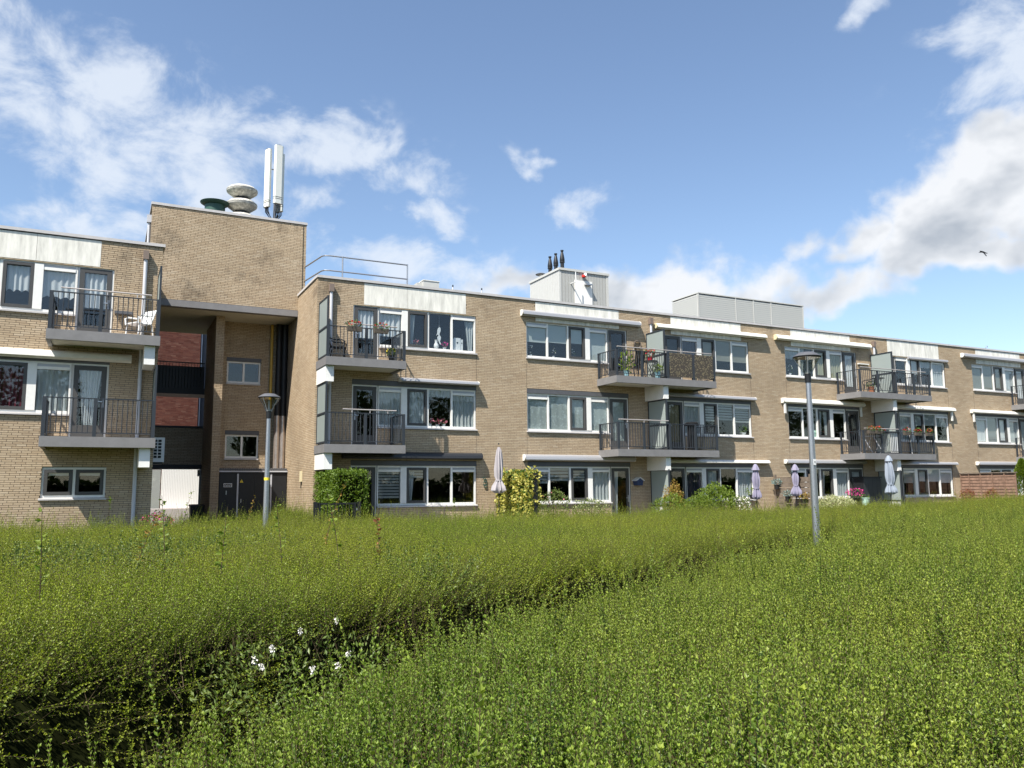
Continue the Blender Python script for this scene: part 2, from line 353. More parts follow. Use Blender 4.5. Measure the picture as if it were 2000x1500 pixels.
def tube(name, mat, parent, pts, r, n=8):
    m = MB(); m.smooth = True; m.tube(pts, r, n); return m.obj(name, mat, parent)
def lathe(name, mat, parent, prof, c, n=24, mod=None):
    m = MB(); m.smooth = True; m.lathe(prof, c, n, mod); return m.obj(name, mat, parent)
def np_obj(name, V, F, mat, parent=None, smooth=False):
    me = bpy.data.meshes.new(name)
    V = np.asarray(V, np.float32); F = np.asarray(F, np.int32)
    me.vertices.add(len(V)); me.vertices.foreach_set('co', V.ravel())
    k = F.shape[1]; me.loops.add(F.size); me.loops.foreach_set('vertex_index', F.ravel())
    me.polygons.add(len(F)); me.polygons.foreach_set('loop_start', np.arange(0, F.size, k, dtype=np.int32)); me.polygons.foreach_set('loop_total', np.full(len(F), k, np.int32))
    me.materials.append(MATS[mat]); me.update(calc_edges=True); me.validate(); me.shade_flat()
    o = bpy.data.objects.new(name, me); C.objects.link(o)
    if parent: attach(o, parent)
    return o

# ---- brick walls: every brick is geometry; the 300 nearest of each building are objects of their own
BL, BH, BJ = .24, .06, .011
brick_mesh_cache = {}
def brick_obj_mesh(mat, axis):
    k = (mat, axis)
    if k not in brick_mesh_cache:
        m = MB(); L_ = BL-BJ; H_ = BH-BJ
        if axis == 'x': m.box(0, L_, 0, .03, 0, H_)
        else: m.box(0, .03, -L_, 0, 0, H_)
        brick_mesh_cache[k] = m.mesh('brick', mat)
    return brick_mesh_cache[k]
def wall(parent, axis, plane, u0, u1, z0, z1, holes=(), mat='buff_brick', mortar='mortar', n_single=0, reveal=.13, seed=0, name='wall'):
    """axis 'x': wall in plane y=plane facing -y, u = x.  axis 'y': wall in plane x=plane facing -x, u = y"""
    r = np.random.default_rng(seed)
    P = (lambda u, d, z: (u, plane+d, z)) if axis == 'x' else (lambda u, d, z: (plane+d, u, z))
    us = sorted({u0, u1, *[max(u0, min(u1, q)) for h in holes for q in h[:2]]}); zs = sorted({z0, z1, *[max(z0, min(z1, q)) for h in holes for q in h[2:]]})
    mb = MB(); mo = .008
    for a, b in zip(us, us[1:]):
        for c, d in zip(zs, zs[1:]):
            mu, mz = (a+b)/2, (c+d)/2
            if any(h[0] < mu < h[1] and h[2] < mz < h[3] for h in holes): continue
            mb.quad(P(a, mo, c), P(b, mo, c), P(b, mo, d), P(a, mo, d))
    for (a, b, c, d) in holes:
        for (p, q) in (((a, c), (b, c)), ((b, c), (b, d)), ((b, d), (a, d)), ((a, d), (a, c))):
            mb.quad(P(p[0], mo, p[1]), P(q[0], mo, q[1]), P(q[0], reveal, q[1]), P(p[0], reveal, p[1]))
    me = bpy.data.meshes.new(name); me.from_pydata(mb.v, [], mb.f); me.materials.append(MATS[mortar])
    w = bpy.data.objects.new(name, me); C.objects.link(w); attach(w, parent)
    bricks = []
    nc = int(round((z1-z0)/BH))
    for ci in range(nc):
        zc = z0+ci*BH; zm = zc+BH/2
        cuts = [(h[0], h[1]) for h in holes if h[2] < zm < h[3]]
        off = (ci % 2)*BL/2 + (ci*7 % 5)*.012
        u = u0-off
        while u < u1:
            segs = [(max(u, u0), min(u+BL-BJ, u1))]
            for (a, b) in cuts:
                ns = []
                for (p, q) in segs:
                    if q <= a or p >= b: ns.append((p, q))
                    else:
                        if p < a-.03: ns.append((p, a))
                        if q > b+.03: ns.append((b, q))
                segs = ns
            for (p, q) in segs:
                if q-p > .03: bricks.append((p, q, zc+BJ/2))
            u += BL
    B = np.array(bricks)
    single = np.zeros(len(B), bool)
    if n_single:
        full = np.abs(B[:, 1]-B[:, 0]-(BL-BJ)) < 1e-4
        cx = (B[:, 0] if axis == 'x' else np.full(len(B), plane)); cyy = (np.full(len(B), plane) if axis == 'x' else B[:, 0])
        vis = full & (B[:, 2] > 1.25)
        if axis == 'x' and u0 < -3: vis &= (B[:, 0] > -2.8)
        d = np.where(vis, np.hypot(cx, cyy)+.35*np.abs(B[:, 2]-4.0), 1e9)
        single[np.argsort(d, kind='stable')[:n_single]] = True
    me = brick_obj_mesh(mat, axis)
    for (p, q, z) in B[single]:
        o = bpy.data.objects.new('brick', me); C.objects.link(o)
        o.location = (p, plane-random.uniform(0, .002), z) if axis == 'x' else (plane-random.uniform(0, .002), q, z)
        attach(o, w)
    J = B[~single]; n = len(J); dep = r.uniform(-.0025, .0015, n)
    V = np.zeros((n, 8, 3), np.float32)
    for k, (uu, dd, zz) in enumerate(((0, 0, 0), (1, 0, 0), (1, 0, 1), (0, 0, 1), (0, 1, 0), (1, 1, 0), (1, 1, 1), (0, 1, 1))):
        U = J[:, uu]; D = plane+(dep if dd == 0 else .03); Z = J[:, 2]+zz*(BH-BJ)
        V[:, k, 0], V[:, k, 1] = (U, D) if axis == 'x' else (D, U)
        V[:, k, 2] = Z
    if axis == 'x': f = np.array([(0, 1, 2, 3), (3, 2, 6, 7), (1, 5, 6, 2), (4, 0, 3, 7), (4, 5, 1, 0)])
    else: f = np.array([(3, 2, 1, 0), (7, 6, 2, 3), (2, 6, 5, 1), (7, 3, 0, 4), (0, 1, 5, 4)])
    F = (np.arange(n)[:, None, None]*8+f[None]).reshape(-1, 4)
    o = np_obj('brickwork', V.reshape(-1, 3), F, mat); attach(o, w); struct(o, 'stuff')
    return w

# ---- curtains and blinds (sub-parts of windows and doors)
def curtain(parent, mat, x0, x1, y, z0, z1, folds=7, amp=.025, taper=0.0, scallop=0.0, lean=0.0, name='curtain'):
    nx = max(8, int(folds*8)); nz = 6; V = []; F = []
    ph = random.random()*6
    for j in range(nz+1):
        t = j/nz
        for i in range(nx+1):
            s = i/nx; w = (x1-x0)
            sc = 1-taper*(1-t); x = x0+w*(.5+(s-.5)*sc)+lean*(1-t)*w
            zz = z1+(z0-z1)*(1-t)
            if j == 0 and scallop: zz += scallop*abs(math.sin(s*PI*max(3, folds*.7)))
            yy = y+amp*(.7+.3*(1-t))*math.sin(s*folds*2*PI+ph+.6*math.sin(s*9+ph))+amp*.3*math.sin(s*23+ph)
            V.append((x, yy, zz))
    for j in range(nz):
        for i in range(nx):
            a = j*(nx+1)+i; F.append((a, a+1, a+nx+2, a+nx+1))
    o = np_obj(name, V, F, mat); o.data.polygons.foreach_set('use_smooth', [True]*len(o.data.polygons)); attach(o, parent); return o
def blind(parent, mat, x0, x1, y, z0, z1, name='blind', slats=0, dark=None):
    m = MB()
    if slats:
        h = (z1-z0)/slats
        for k in range(slats): m.box(x0, x1, y, y+.006, z0+k*h+h*.28, z0+(k+1)*h-.002)
    else:
        m.box(x0, x1, y, y+.005, z0, z1); m.box(x0, x1, y-.004, y+.01, z0-.02, z0)
    return m.obj(name, mat, parent)
def cover(parent, spec, x0, x1, Y, z0, z1):
    """spec strings: n net, l lace, v valance, bX roller blind, zX zebra blind ..."""
    y = Y+.135
    for s in (spec or '').split('+'):
        if not s: continue
        k, a = s[0], s[1:]
        w = x1-x0; fl = max(3, int(w*7.5))
        if k == 'n': curtain(parent, 'net', x0, x1, y, z0+(1-float(a or 1))*(z1-z0), z1, fl)
        elif k == 'g': curtain(parent, 'net_grey', x0, x1, y, z0+(1-float(a or 1))*(z1-z0), z1, fl, .035)
        elif k == 'l': curtain(parent, 'net', x0, x1, y, z0+(1-float(a or .65))*(z1-z0), z1, fl, .02, scallop=.07)
        elif k == 'v': blindless = curtain(parent, 'net_grey', x0, x1, y-.04, z1-float(a or .2)*(z1-z0), z1, fl, .012, scallop=.03, name='valance')
        elif k == 'T': curtain(parent, 'net', x0, x1, y, z0+.0*(z1-z0), z1, 7, .03, taper=.52)
        elif k == 'w': curtain(parent, 'curtain_wine', x0, x1, y+.1, z0, z1, 4, .05, lean=.0)
        elif k == 'k': curtain(parent, 'curtain_dark', x0, x1, y, z0, z1, fl, .035)
        elif k == 'e': curtain(parent, 'curtain_beige', x0, x1, y, z0, z1, fl, .035)
        elif k == 'y': curtain(parent, 'curtain_yellow', x0, x1, y, z0, z1, fl, .035)
        elif k == 'c': curtain(parent, 'circle_net', x0, x1, y, z0, z1, 2, .006)
        elif k == 'L': curtain(parent, 'net_grey', x0, x0+w*.42, y, z0, z1, 3, .03, taper=.55, lean=-.12)
        elif k == 'R': curtain(parent, 'net_grey', x1-w*.42, x1, y, z0, z1, 3, .03, taper=.55, lean=.12)
        elif k in 'bopq':
            mat = {'b': 'blind_pale', 'o': 'blind_olive', 'p': 'blind_white', 'q': 'blind_grey'}[k]
            blind(parent, mat, x0+.01, x1-.01, y-.03, z1-float(a)*(z1-z0), z1)
        elif k == 'z': blind(parent, 'zebra', x0+.01, x1-.01, y-.03, z1-float(a)*(z1-z0), z1, slats=max(2, int(float(a)*11)))
# ---- windows
def ring(m, x0, x1, z0, z1, w, y0, y1, wb=None):
    wb = wb or w
    m.box(x0, x0+w, y0, y1, z0, z1).box(x1-w, x1, y0, y1, z0, z1).box(x0+w, x1-w, y0, y1, z1-w, z1).box(x0+w, x1-w, y0, y1, z0, z0+wb)
def window(b, Y, lights, z0, z1, posts=(), sill=True, frame_mat='white_frame', sill_x=None):
    """lights: (x0, x1, sash?, vent?, cover). one opening; its frame is the window, the rest are its pieces"""
    xa = min(l[0] for l in lights); xb = max(l[1] for l in lights)
    m = MB(); fy0, fy1 = Y+.045, Y+.125
    m.box(xa, xb, fy0, fy1, z1-.06, z1).box(xa, xb, fy0, fy1, z0, z0+.07)
    edges = sorted({xa, xb, *[l[0] for l in lights], *[l[1] for l in lights]})
    pz0, pz1 = z0+.07, z1-.06
    for e in edges:
        if e == xa: m.box(e, e+.055, fy0, fy1, pz0, pz1)
        elif e == xb: m.box(e-.055, e, fy0, fy1, pz0, pz1)
        elif not any(p[0]-.001 <= e <= p[1]+.001 for p in posts): m.box(e-.035, e+.035, fy0, fy1, pz0, pz1)
    w = m.obj('window', frame_mat, b)
    for p in posts: box('mullion_post', 'white_frame', w, p[0]-.02, p[1]+.02, Y+.02, Y+.13, pz0+.001, pz1-.001)
    for (x0, x1, sash, vent, cov) in lights:
        a = x0+(.055 if x0 == xa else .036); c = x1-(.055 if x1 == xb else .036)
        if any(abs(p[1]-x0) < .002 for p in posts): a = x0+.021
        if any(abs(p[0]-x1) < .002 for p in posts): c = x1-.021
        g0, g1 = pz0, pz1
        if sash:
            s = MB(); ring(s, a+.004, c-.004, pz0+.004, pz1-.004, .085, Y+.02, Y+.115); s.obj('sash', 'sash_grey', w)
            a += .089; c -= .089; g0 += .089; g1 -= .089
        if vent:
            box('vent_strip', 'white_frame', w, a, c, Y+.03, Y+.12, g1-.155, g1-.075); box('vent_rail', 'awning_grey', w, a, c, Y+.06, Y+.115, g1-.074, g1)
            g1 -= .156
        box('pane', 'glass', w, a, c, Y+.085, Y+.095, g0, g1)
        cover(w, cov, a, c, Y, g0+.005, g1-.005)
    if sill:
        s = MB(); sx0, sx1 = sill_x or (xa-.04, xb+.04)
        s.prism_x([(Y+.06, z0-.002), (Y-.07, z0-.025), (Y-.07, z0-.065), (Y+.06, z0-.065)], sx0, sx1); s.obj('sill', 'coping', w)
    return w
def door(b, Y, x0, x1, z0, z1, cov='', handle=1, hinge_open=0, label=None):
    m = MB(); ring(m, x0, x1, z0, z1, .05, Y+.045, Y+.125, .03)
    fr = m.obj('door_frame', 'white_frame', b)
    d = MB(); a, c, e, f = x0+.053, x1-.053, z0+.033, z1-.053
    ring(d, a, c, e, f, .125, Y+.03, Y+.09, .38)
    o = d.obj('door', 'sash_grey', b)
    box('pane', 'glass', o, a+.125, c-.125, Y+.055, Y+.065, e+.38, f-.125)
    cover(o, cov, a+.13, c-.13, Y-.03, e+.385, f-.13)
    hx = a+.06 if handle < 0 else c-.06
    h = MB().box(hx-.022, hx+.022, Y+.018, Y+.031, z0+.92, z0+1.18).box(hx-.012, hx+.012, Y-.02, Y+.018, z0+1.07, z0+1.09).box(min(hx, hx-handle*.12), max(hx, hx-handle*.12), Y-.03, Y-.015, z0+1.065, z0+1.095)
    h.obj('handle', 'galvanised', o)
    return o
OFF = [.94, 1.86, 2.72, 2.90, 3.70, 4.62, 5.56]
def unit_floor(b, Y, c, s, z0, z1, zdoor, covers, vents=(1, 3), lintel=True, doorless=False):
    """one flat front: door next to the balcony screen, then five lights; s = +1 to the right of c, -1 mirrored"""
    X = [c+s*o for o in OFF]
    def li(i, j, sash, vent, cov): a, d = sorted((X[i], X[j])); return (a, d, sash, vent, cov)
    lights = [li(1, 2, False, True, covers[1]), li(3, 4, True, False, covers[2]), li(4, 5, False, False, covers[3]), li(5, 6, False, True, covers[4])]
    post = tuple(sorted((X[2], X[3])))
    far = sorted((X[1], X[6]))
    window(b, Y, lights, z0, z1, posts=[post], sill_x=(far[0]-(.03 if s < 0 else 0.0), far[1]+(.03 if s > 0 else 0.0)))
    a, d = sorted((X[0], X[1]))
    door(b, Y, a, d-.002 if s > 0 else d, zdoor, z1-.001, covers[0], handle=-s)
    if lintel:
        box('lintel', 'lintel_grey', b, min(X)-.01, max(X)+.01, Y-.004, Y+.14, z1+.001, z1+.165)
def holes_for(c, s, z0, z1, zdoor, lintel=True):
    X = [c+s*o for o in OFF]; top = z1+(.165 if lintel else 0)
    a, d = sorted((X[1], X[6])); e, f = sorted((X[0], X[1]))
    return [(a, d, z0-.06, top), (e, f, zdoor, top)]
# ---- awnings
def awning(b, Y, x0, x1, z, style='grey', h=.22, d=.20, arms=False):
    pr = [(Y-.002, z), (Y-.03, z+h)]
    n = 6
    front = [(Y-d*(.55+.45*math.sin(PI*k/n*.9)), z+h-(h)*k/n) for k in range(n+1)]
    prof = [(Y-.002, z+.01), (Y-.002, z+h-.01), (Y-d*.5, z+h), (Y-d*.9, z+h*.78), (Y-d, z+h*.52), (Y-d*.96, z+h*.30), (Y-d*.72, z+h*.06), (Y-d*.5, z)]
    cm = {'grey': 'awning_grey', 'white': 'awning_white', 'dark': 'awning_dark', 'cream': 'awning_white'}[style]
    m = MB(); m.prism_x(prof, x0+.03, x1-.03); a = m.obj('awning', cm, b)
    m = MB(); m.prism_x([(Y-d-.028, z+h*.16), (Y-d-.004, z+h*.62), (Y-d-.04, z+h*.58), (Y-d-.055, z+h*.2)], x0+.035, x1-.035); m.obj('front_bar', cm, a)
    for (p, q) in ((x0, x0+.029), (x1-.029, x1)):
        m = MB(); m.prism_x([(yy-(.012 if yy < Y-.05 else 0), zz) for yy, zz in prof], p, q)
        m.obj('end_cap', {'grey': 'awning_white', 'white': 'awning_white', 'dark': 'awning_dark', 'cream': 'awning_cream'}[style], a)
    if arms:
        for p in (x0+.06, x1-.28):
            m = MB(); m.box(p, p+.09, Y-.16, Y-.09, z-.46, z-.005); m.obj('arm', 'awning_white', a)
    return a
# ---- balconies
def railing_run(bal, p, q, z, n_between=None, posts=True, inf=None, skip=0):
    """balusters and rails from p to q (xy), floor z"""
    p = Vector((*p, 0)); q = Vector((*q, 0)); L_ = (q-p).length; d = (q-p).normalized(); nrm = Vector((-d.y, d.x, 0))
    def bar(z0, z1, w):
        m = MB(); a = p+nrm*w/2; b_ = q+nrm*w/2; c = q-nrm*w/2; e = p-nrm*w/2
        n = 0; m.v += [(a.x, a.y, z0), (b_.x, b_.y, z0), (c.x, c.y, z0), (e.x, e.y, z0), (a.x, a.y, z1), (b_.x, b_.y, z1), (c.x, c.y, z1), (e.x, e.y, z1)]
        m.f += [(0, 3, 2, 1), (4, 5, 6, 7), (0, 1, 5, 4), (1, 2, 6, 5), (2, 3, 7, 6), (3, 0, 4, 7)]; return m
    bar(z+1.0, z+1.028, .05).obj('top_rail', 'rail_slate', bal); bar(z+.09, z+.115, .035).obj('bottom_rail', 'rail_slate', bal)
    n = max(1, int(round(L_/.118)))
    for k in range(1, n):
        t = p+d*(L_*k/n)
        me = baluster_mesh()
        o = bpy.data.objects.new('baluster', me); C.objects.link(o); o.location = (t.x, t.y, z+.115); attach(o, bal)
_bm = {}
def baluster_mesh():
    if 'm' not in _bm:
        m = MB(); m.tube([(0, 0, 0), (0, 0, .886)], .0125, 6); _bm['m'] = m.mesh('baluster', 'rail_slate')
    return _bm['m']
def balcony(b, Y, x0, x1, zt, posts, ends, handrails=(), th=.27, depth=1.38, bracket=None, screen=None, screen_h=2.02, bracket_h=.52):
    yf = Y-depth
    slab = MB(); slab.box(x0+.10, x1-.10, yf+.10, Y+.01, zt-th+.055, zt-.004)
    bal = slab.obj('balcony', 'soffit_paint', b)
    e = MB(); e.box(x0, x1, yf, yf+.10, zt-th, zt); e.box(x0, x0+.10, yf+.101, Y, zt-th, zt); e.box(x1-.10, x1, yf+.101, Y, zt-th, zt)
    e.obj('edge_beam', 'slab_grey', bal)
    box('floor_finish', 'step_concrete', bal, x0+.101, x1-.101, yf+.101, Y-.001, zt-.003, zt+.006)
    ry = yf+.06
    for px in posts: box('post', 'rail_slate', bal, px-.045, px+.045, ry-.035, ry+.035, zt+.001, zt+1.03)
    for a, c in zip(posts, posts[1:]): railing_run(bal, (a+.04, ry), (c-.04, ry), zt)
    for (ex, w) in ends:
        box('post', 'rail_slate', bal, ex-.035, ex+.035, Y-.10, Y-.03, zt+.001, zt+1.03)
        railing_run(bal, (ex, ry+.03), (ex, Y-.10), zt)
    for (a, c) in handrails:
        tube('handrail', 'handrail', bal, [(a, ry-.01, zt+1.13), (c, ry-.01, zt+1.13)], .021)
        for k in range(3):
            hx = a+(c-a)*(k+.5)/3; box('bracket_pin', 'handrail', bal, hx-.012, hx+.012, ry-.022, ry+.002, zt+1.029, zt+1.112)
    if bracket:
        box('support_beam', 'white_concrete', bal, bracket[0], bracket[1], yf+.14, Y+.005, zt-th-bracket_h, zt-th+.054)
    if screen is not None:
        sx = screen; y0, y1 = yf+.16, Y-.05; s = MB(); t = .025
        z0, z1 = zt+.05, zt+screen_h
        s.box(sx-t, sx+t, y0-.04, y0+.03, zt+.001, z1).box(sx-t, sx+t, y1-.04, y1, z0, z1).box(sx-t, sx+t, y0+.031, y1-.041, z1-.05, z1).box(sx-t, sx+t, y0+.031, y1-.041, z0, z0+.05)
        s.obj('screen_frame', 'rail_slate', bal)
        box('screen_panel', 'frosted_glass', bal, sx-.008, sx+.008, y0+.031, y1-.041, z0+.051, z1-.051)
        box('screen_transom', 'rail_slate', bal, sx-t-.003, sx+t+.003, y0+.031, y1-.041, zt+.98, zt+1.04)
    return bal
def downpipe(b, x, Y, z0, z1, hopper=True, r=.052):
    m = MB(); m.smooth = True; m.tube([(x, Y-.085, z0), (x, Y-.085, z1)], r, 12); p = m.obj('downpipe', 'pipe_grey', b)
    z = z0+1.2
    while z < z1-.3:
        m = MB(); m.smooth = True; m.tube([(x, Y-.085, z), (x, Y-.085, z+.045)], r+.007, 12); m.obj('pipe_clip', 'pipe_grey', p); z += 1.75
    if hopper: box('rain_hopper', 'hopper_brown', p, x-.075, x+.075, Y-.165, Y-.002, z1-.02, z1+.24)
# ---- leafy masses
def leaf_cloud(name, mat, parent, pts, nrm, size, jitter=.6, aspect=.55):
    """one folded leaf (2 triangles) at every point"""
    pts = np.asarray(pts, float); n = len(pts)
    d = np.asarray(nrm, float)+rng.normal(0, jitter, (n, 3)); d /= np.linalg.norm(d, axis=1)[:, None]+1e-9
    s = np.cross(d, rng.normal(0, 1, (n, 3))); s /= np.linalg.norm(s, axis=1)[:, None]+1e-9
    u = np.cross(s, d)
    L_ = (size*rng.uniform(.6, 1.3, n))[:, None]; W = L_*aspect
    V = np.stack([pts, pts+d*L_*.5+s*W*.5+u*W*.15, pts+d*L_, pts+d*L_*.5-s*W*.5+u*W*.15], 1)
    F = (np.arange(n)[:, None, None]*4+np.array([(0, 1, 2), (0, 2, 3)])[None]).reshape(-1, 3)
    return np_obj(name, V.reshape(-1, 3), F, mat, parent)
def blob_pts(n, c, r, shell=.75, lump=.18, half=False):
    v = rng.normal(0, 1, (n, 3)); v /= np.linalg.norm(v, axis=1)[:, None]
    if half: v[:, 2] = np.abs(v[:, 2])
    f = 1+lump*(np.sin(v[:, 0]*5+c[0])*np.cos(v[:, 1]*4+c[1])+.7*np.sin(v[:, 2]*7+v[:, 0]*6))
    rr = (shell+(1-shell)*rng.random(n))*f
    return np.array(c)+v*np.array(r)*rr[:, None], v
def box_pts(n, x0, x1, y0, y1, z0, z1):
    A = np.array([(y1-y0)*(z1-z0)]*2+[(x1-x0)*(z1-z0)]*2+[(x1-x0)*(y1-y0)]); A = A/A.sum(); k = rng.choice(5, n, p=A)
    u = rng.random((n, 3)); P = np.array([x0, y0, z0])+u*np.array([x1-x0, y1-y0, z1-z0]); Nn = np.zeros((n, 3))
    dd = rng.random(n)**2*.10
    for i, (ax, lo, sg) in enumerate(((0, x0, -1), (0, x1, 1), (1, y0, -1), (1, y1, 1), (2, z1, 1))):
        q = k == i; P[q, ax] = lo-sg*dd[q]; Nn[q, ax] = sg
    # lumpy surface, rounded top edges
    P += Nn*(.035*np.sin(P[:, [0]]*9)*np.cos(P[:, [2]]*8+P[:, [1]]*7))
    return P, Nn

# ================================================================== the setting
ground = MB().quad((-400, -400, 0), (700, -400, 0), (700, 700, 0), (-400, 700, 0)).obj('ground', 'soil'); struct(ground)
pav = MB().box(-8, 50, 24.9, 34.5, -.05, .04).obj('path', 'paving'); struct(pav)

# ------------------------------------------------------------------ main apartment building
YM = 26.78; ZS = [1.04, 3.74, 6.54]; ZH = [2.40, 5.16, 7.95]; ZD = [.10, 3.02, 5.84]
UC = [6.47, 19.70, 33.00, 46.33]; ROOF = 8.73
main = thing('apartment_building', 'long three-storey buff brick apartment block with balconies and white top panels', 'building', (6.16, YM, 0))
XE = 47.6
units = [(6.47, 1), (19.70, -1), (19.70, 1), (33.0, -1), (33.0, 1), (46.33, -1)]
COV = {  # per unit: ground, middle, top;  door, a, b, c, d
 0: [['', 'z.86', 'z.28+L', '', ''], ['', 'v.2+g', 'v.2+g', 'v.2', 'v.2+g'], ['n.64', 'n.72', 'L', '', 'R']],
 1: [['L', 'g', 'z.42', 'z.42', 'z.42'], ['c', 'c', 'c', 'c', 'c'], ['', 'b1', 'b.5', 'b.53', 'b.5']],
 2: [['', 'k', 'g.9', '', 'g'], ['e', 'g', 'z.62', 'z.55', 'z.55'], ['', 'k', 'o.92', 'o.68', 'o.64']],
 3: [['g', 'g', 'L', '', ''], ['', '', 'R+L', '', ''], ['n', 'y', 'y', 'L', 'v.35']],
 4: [['', 'q.45', 'p.45', 'p.47', 'p.45'], ['', 'g', 'q.42', 'q.42', 'q.36'], ['', '', 'p.62', 'v.33', 'v.4+g']],
 5: [['', 'g', '', '', ''], ['g', 'g', 'n', 'q1', 'n.98'], ['n', 'g', 'o1', 'o1', 'o1']],
}
holes = []
for (c, s) in units:
    for f in range(3): holes += holes_for(c, s, ZS[f], ZH[f], ZD[f], f < 2)
for (c, s) in units:                                    # white panels above the top-floor windows
    a, d = sorted((c+s*1.31, c+s*5.16)); holes.append((a, d, ZH[2]+.001, ROOF))
wall(main, 'x', YM, 6.16, XE, 0.0, ROOF, holes, n_single=300, seed=1)
wall(main, 'y', 6.16, YM+.035, 37.0, 0.0, ROOF, [], seed=2)
for ui, (c, s) in enumerate(units):
    for f in range(3): unit_floor(main, YM, c, s, ZS[f], ZH[f], ZD[f], COV[ui][f], lintel=f < 2)
    X = [c+s*1.31, c+s*2.90, c+s*5.16]
    for a, d in ((X[0], X[1]), (X[1], X[2])):
        a, d = sorted((a, d)); box('fascia_panel', 'white_panel', main, a+.004, d-.004, YM-.006, YM+.10, ZH[2]+.012, ROOF-.012)
    # brick returns over the window ends are narrow, the opening head there is a dark strip
    for (p, q) in ((c+s*.94, c+s*1.31), (c+s*5.16, c+s*5.56)):
        p, q = sorted((p, q)); box('head_strip', 'coping_dark', main, p, q, YM+.012, YM+.12, ZH[2]+.001, ZH[2]+.03)
m = MB(); m.box(6.13, XE+.05, YM-.045, YM+.20, ROOF+.02, ROOF+.105); m.box(6.12, 6.30, YM+.201, 37.0, ROOF+.02, ROOF+.105); m.obj('coping', 'coping', main)
box('coping_gap', 'coping_dark', main, 6.17, XE, YM-.012, YM+.16, ROOF+.001, ROOF+.019)
m = MB(); m.box(6.2, XE, YM+.25, 37, 8.40, 8.60); m.obj('roof', 'roof_felt', main)
m = MB()
for z in (0.06, 2.66, 5.46, 8.25): m.box(6.45, XE-.05, YM+.30, YM+3.4, z-.1, z+.1)
m.box(6.45, XE-.05, YM+3.4, YM+3.5, 0, 8.5)
for x in (13.1, 19.70, 26.35, 33.0, 39.7, 46.33): m.box(x-.1, x+.1, YM+.14, YM+3.4, 0.16, 8.15)
m.box(6.40, 6.5, YM+.14, YM+3.4, 0.16, 8.15); m.box(XE-.06, XE-.01, YM+.05, YM+3.4, 0, 8.5)
m.obj('interior_walls', 'interior', main)
m = MB(); m.box(XE, XE+.02, YM+.05, 37, 0, ROOF); m.box(6.2, XE, 36.9, 37, 0, ROOF); m.obj('rear_wall', 'mortar', main)
for x in (6.62, 19.93, 33.25): downpipe(main, x, YM, 0.05, 8.30)
# movement joints
for x in (12.05, 14.12, 25.30, 27.42, 38.66, 40.74):
    for z0, z1 in ((.1, 2.3), (2.62, 3.66), (5.36, 6.46)): box('movement_joint', 'mortar', main, x-.006, x+.006, YM-.0035, YM+.006, z0, z1)
# balconies
for zt, sc in ((5.84, 2), (3.03, 1)):
    balcony(main, YM, 6.165, 8.86, zt, [6.23, 7.50, 8.80], [(8.80, 1)], handrails=[(6.75, 8.55)], screen=6.235, bracket=(6.19, 6.46))
    balcony(main, YM, 17.28, 22.16, zt, [17.34, 18.52, 19.76, 21.02, 22.10], [(17.34, -1), (22.10, 1)], handrails=[(17.36, 19.70)] if sc == 1 else [(17.36, 22.0)], screen=19.70, bracket=(19.58, 19.82))
    balcony(main, YM, 30.58, 35.46, zt, [30.64, 31.82, 33.06, 34.30, 35.40], [(30.64, -1), (35.40, 1)], handrails=[(30.7, 35.2)] if sc == 2 else [(30.7, 33.0)], screen=33.0, bracket=(32.88, 33.12))
    balcony(main, YM, 43.90, 47.55, zt, [43.96, 45.14, 46.40, 47.5], [(43.96, -1)], handrails=[(44.0, 46.3)], screen=46.33, bracket=(46.21, 46.45))
# ground-floor garden screens below the supports
for c in (19.70, 33.0):
    m = MB(); m.box(c-.02, c+.02, 25.50, 25.56, .05, 2.28).box(c-.02, c+.02, 25.561, 26.70, 2.22, 2.28).box(c-.02, c+.02, 26.66, 26.70, .05, 2.219); o = m.obj('garden_screen', 'rail_slate', main)
    box('screen_panel', 'frosted_glass', o, c-.008, c+.008, 25.561, 26.659, .90, 2.219)
    box('screen_rail', 'rail_slate', o, c-.024, c+.024, 25.561, 26.659, .84, .899); box('screen_base', 'clad_light', o, c-.012, c+.012, 25.561, 26.659, .05, .839)
# awnings
awning(main, YM, 13.88, 19.36, 8.10, 'grey', .24)
awning(main, YM, 20.15, 26.22, 8.12, 'cream', .22)
awning(main, YM, 26.80, 32.95, 8.15, 'cream', .24)
awning(main, YM, 39.90, 46.2, 8.20, 'grey', .24)
awning(main, YM, 9.05, 12.06, 5.30, 'grey', .17, .26)
awning(main, YM, 20.02, 25.42, 5.30, 'grey', .17)
awning(main, YM, 27.04, 32.25, 5.28, 'white', .24, arms=True)
awning(main, YM, 33.9, 38.90, 5.28, 'white', .22, arms=True)
awning(main, YM, 40.33, 46.2, 5.28, 'white', .2, arms=True)
awning(main, YM, 7.09, 12.20, 2.62, 'dark', .24, .22)
awning(main, YM, 13.92, 18.92, 2.60, 'grey', .24, .2)
awning(main, YM, 20.02, 26.05, 2.56, 'white', .15, .18)
awning(main, YM, 27.03, 32.1, 2.57, 'grey', .2, .2)
awning(main, YM, 33.6, 38.75, 2.56, 'grey', .16, .2)
awning(main, YM, 40.44, 46.2, 2.57, 'grey', .2, .2)
m = MB(); m.prism_x([(YM-.002, 7.84), (YM-.002, 7.98), (YM-.10, 7.97), (YM-.12, 7.88), (YM-.06, 7.83)], 35.72, 38.74); m.obj('sun_screen_box', 'awning_grey', main)
box('wall_vent', 'awning_white', main, 32.12, 32.82, YM-.10, YM-.003, 7.36, 7.41)

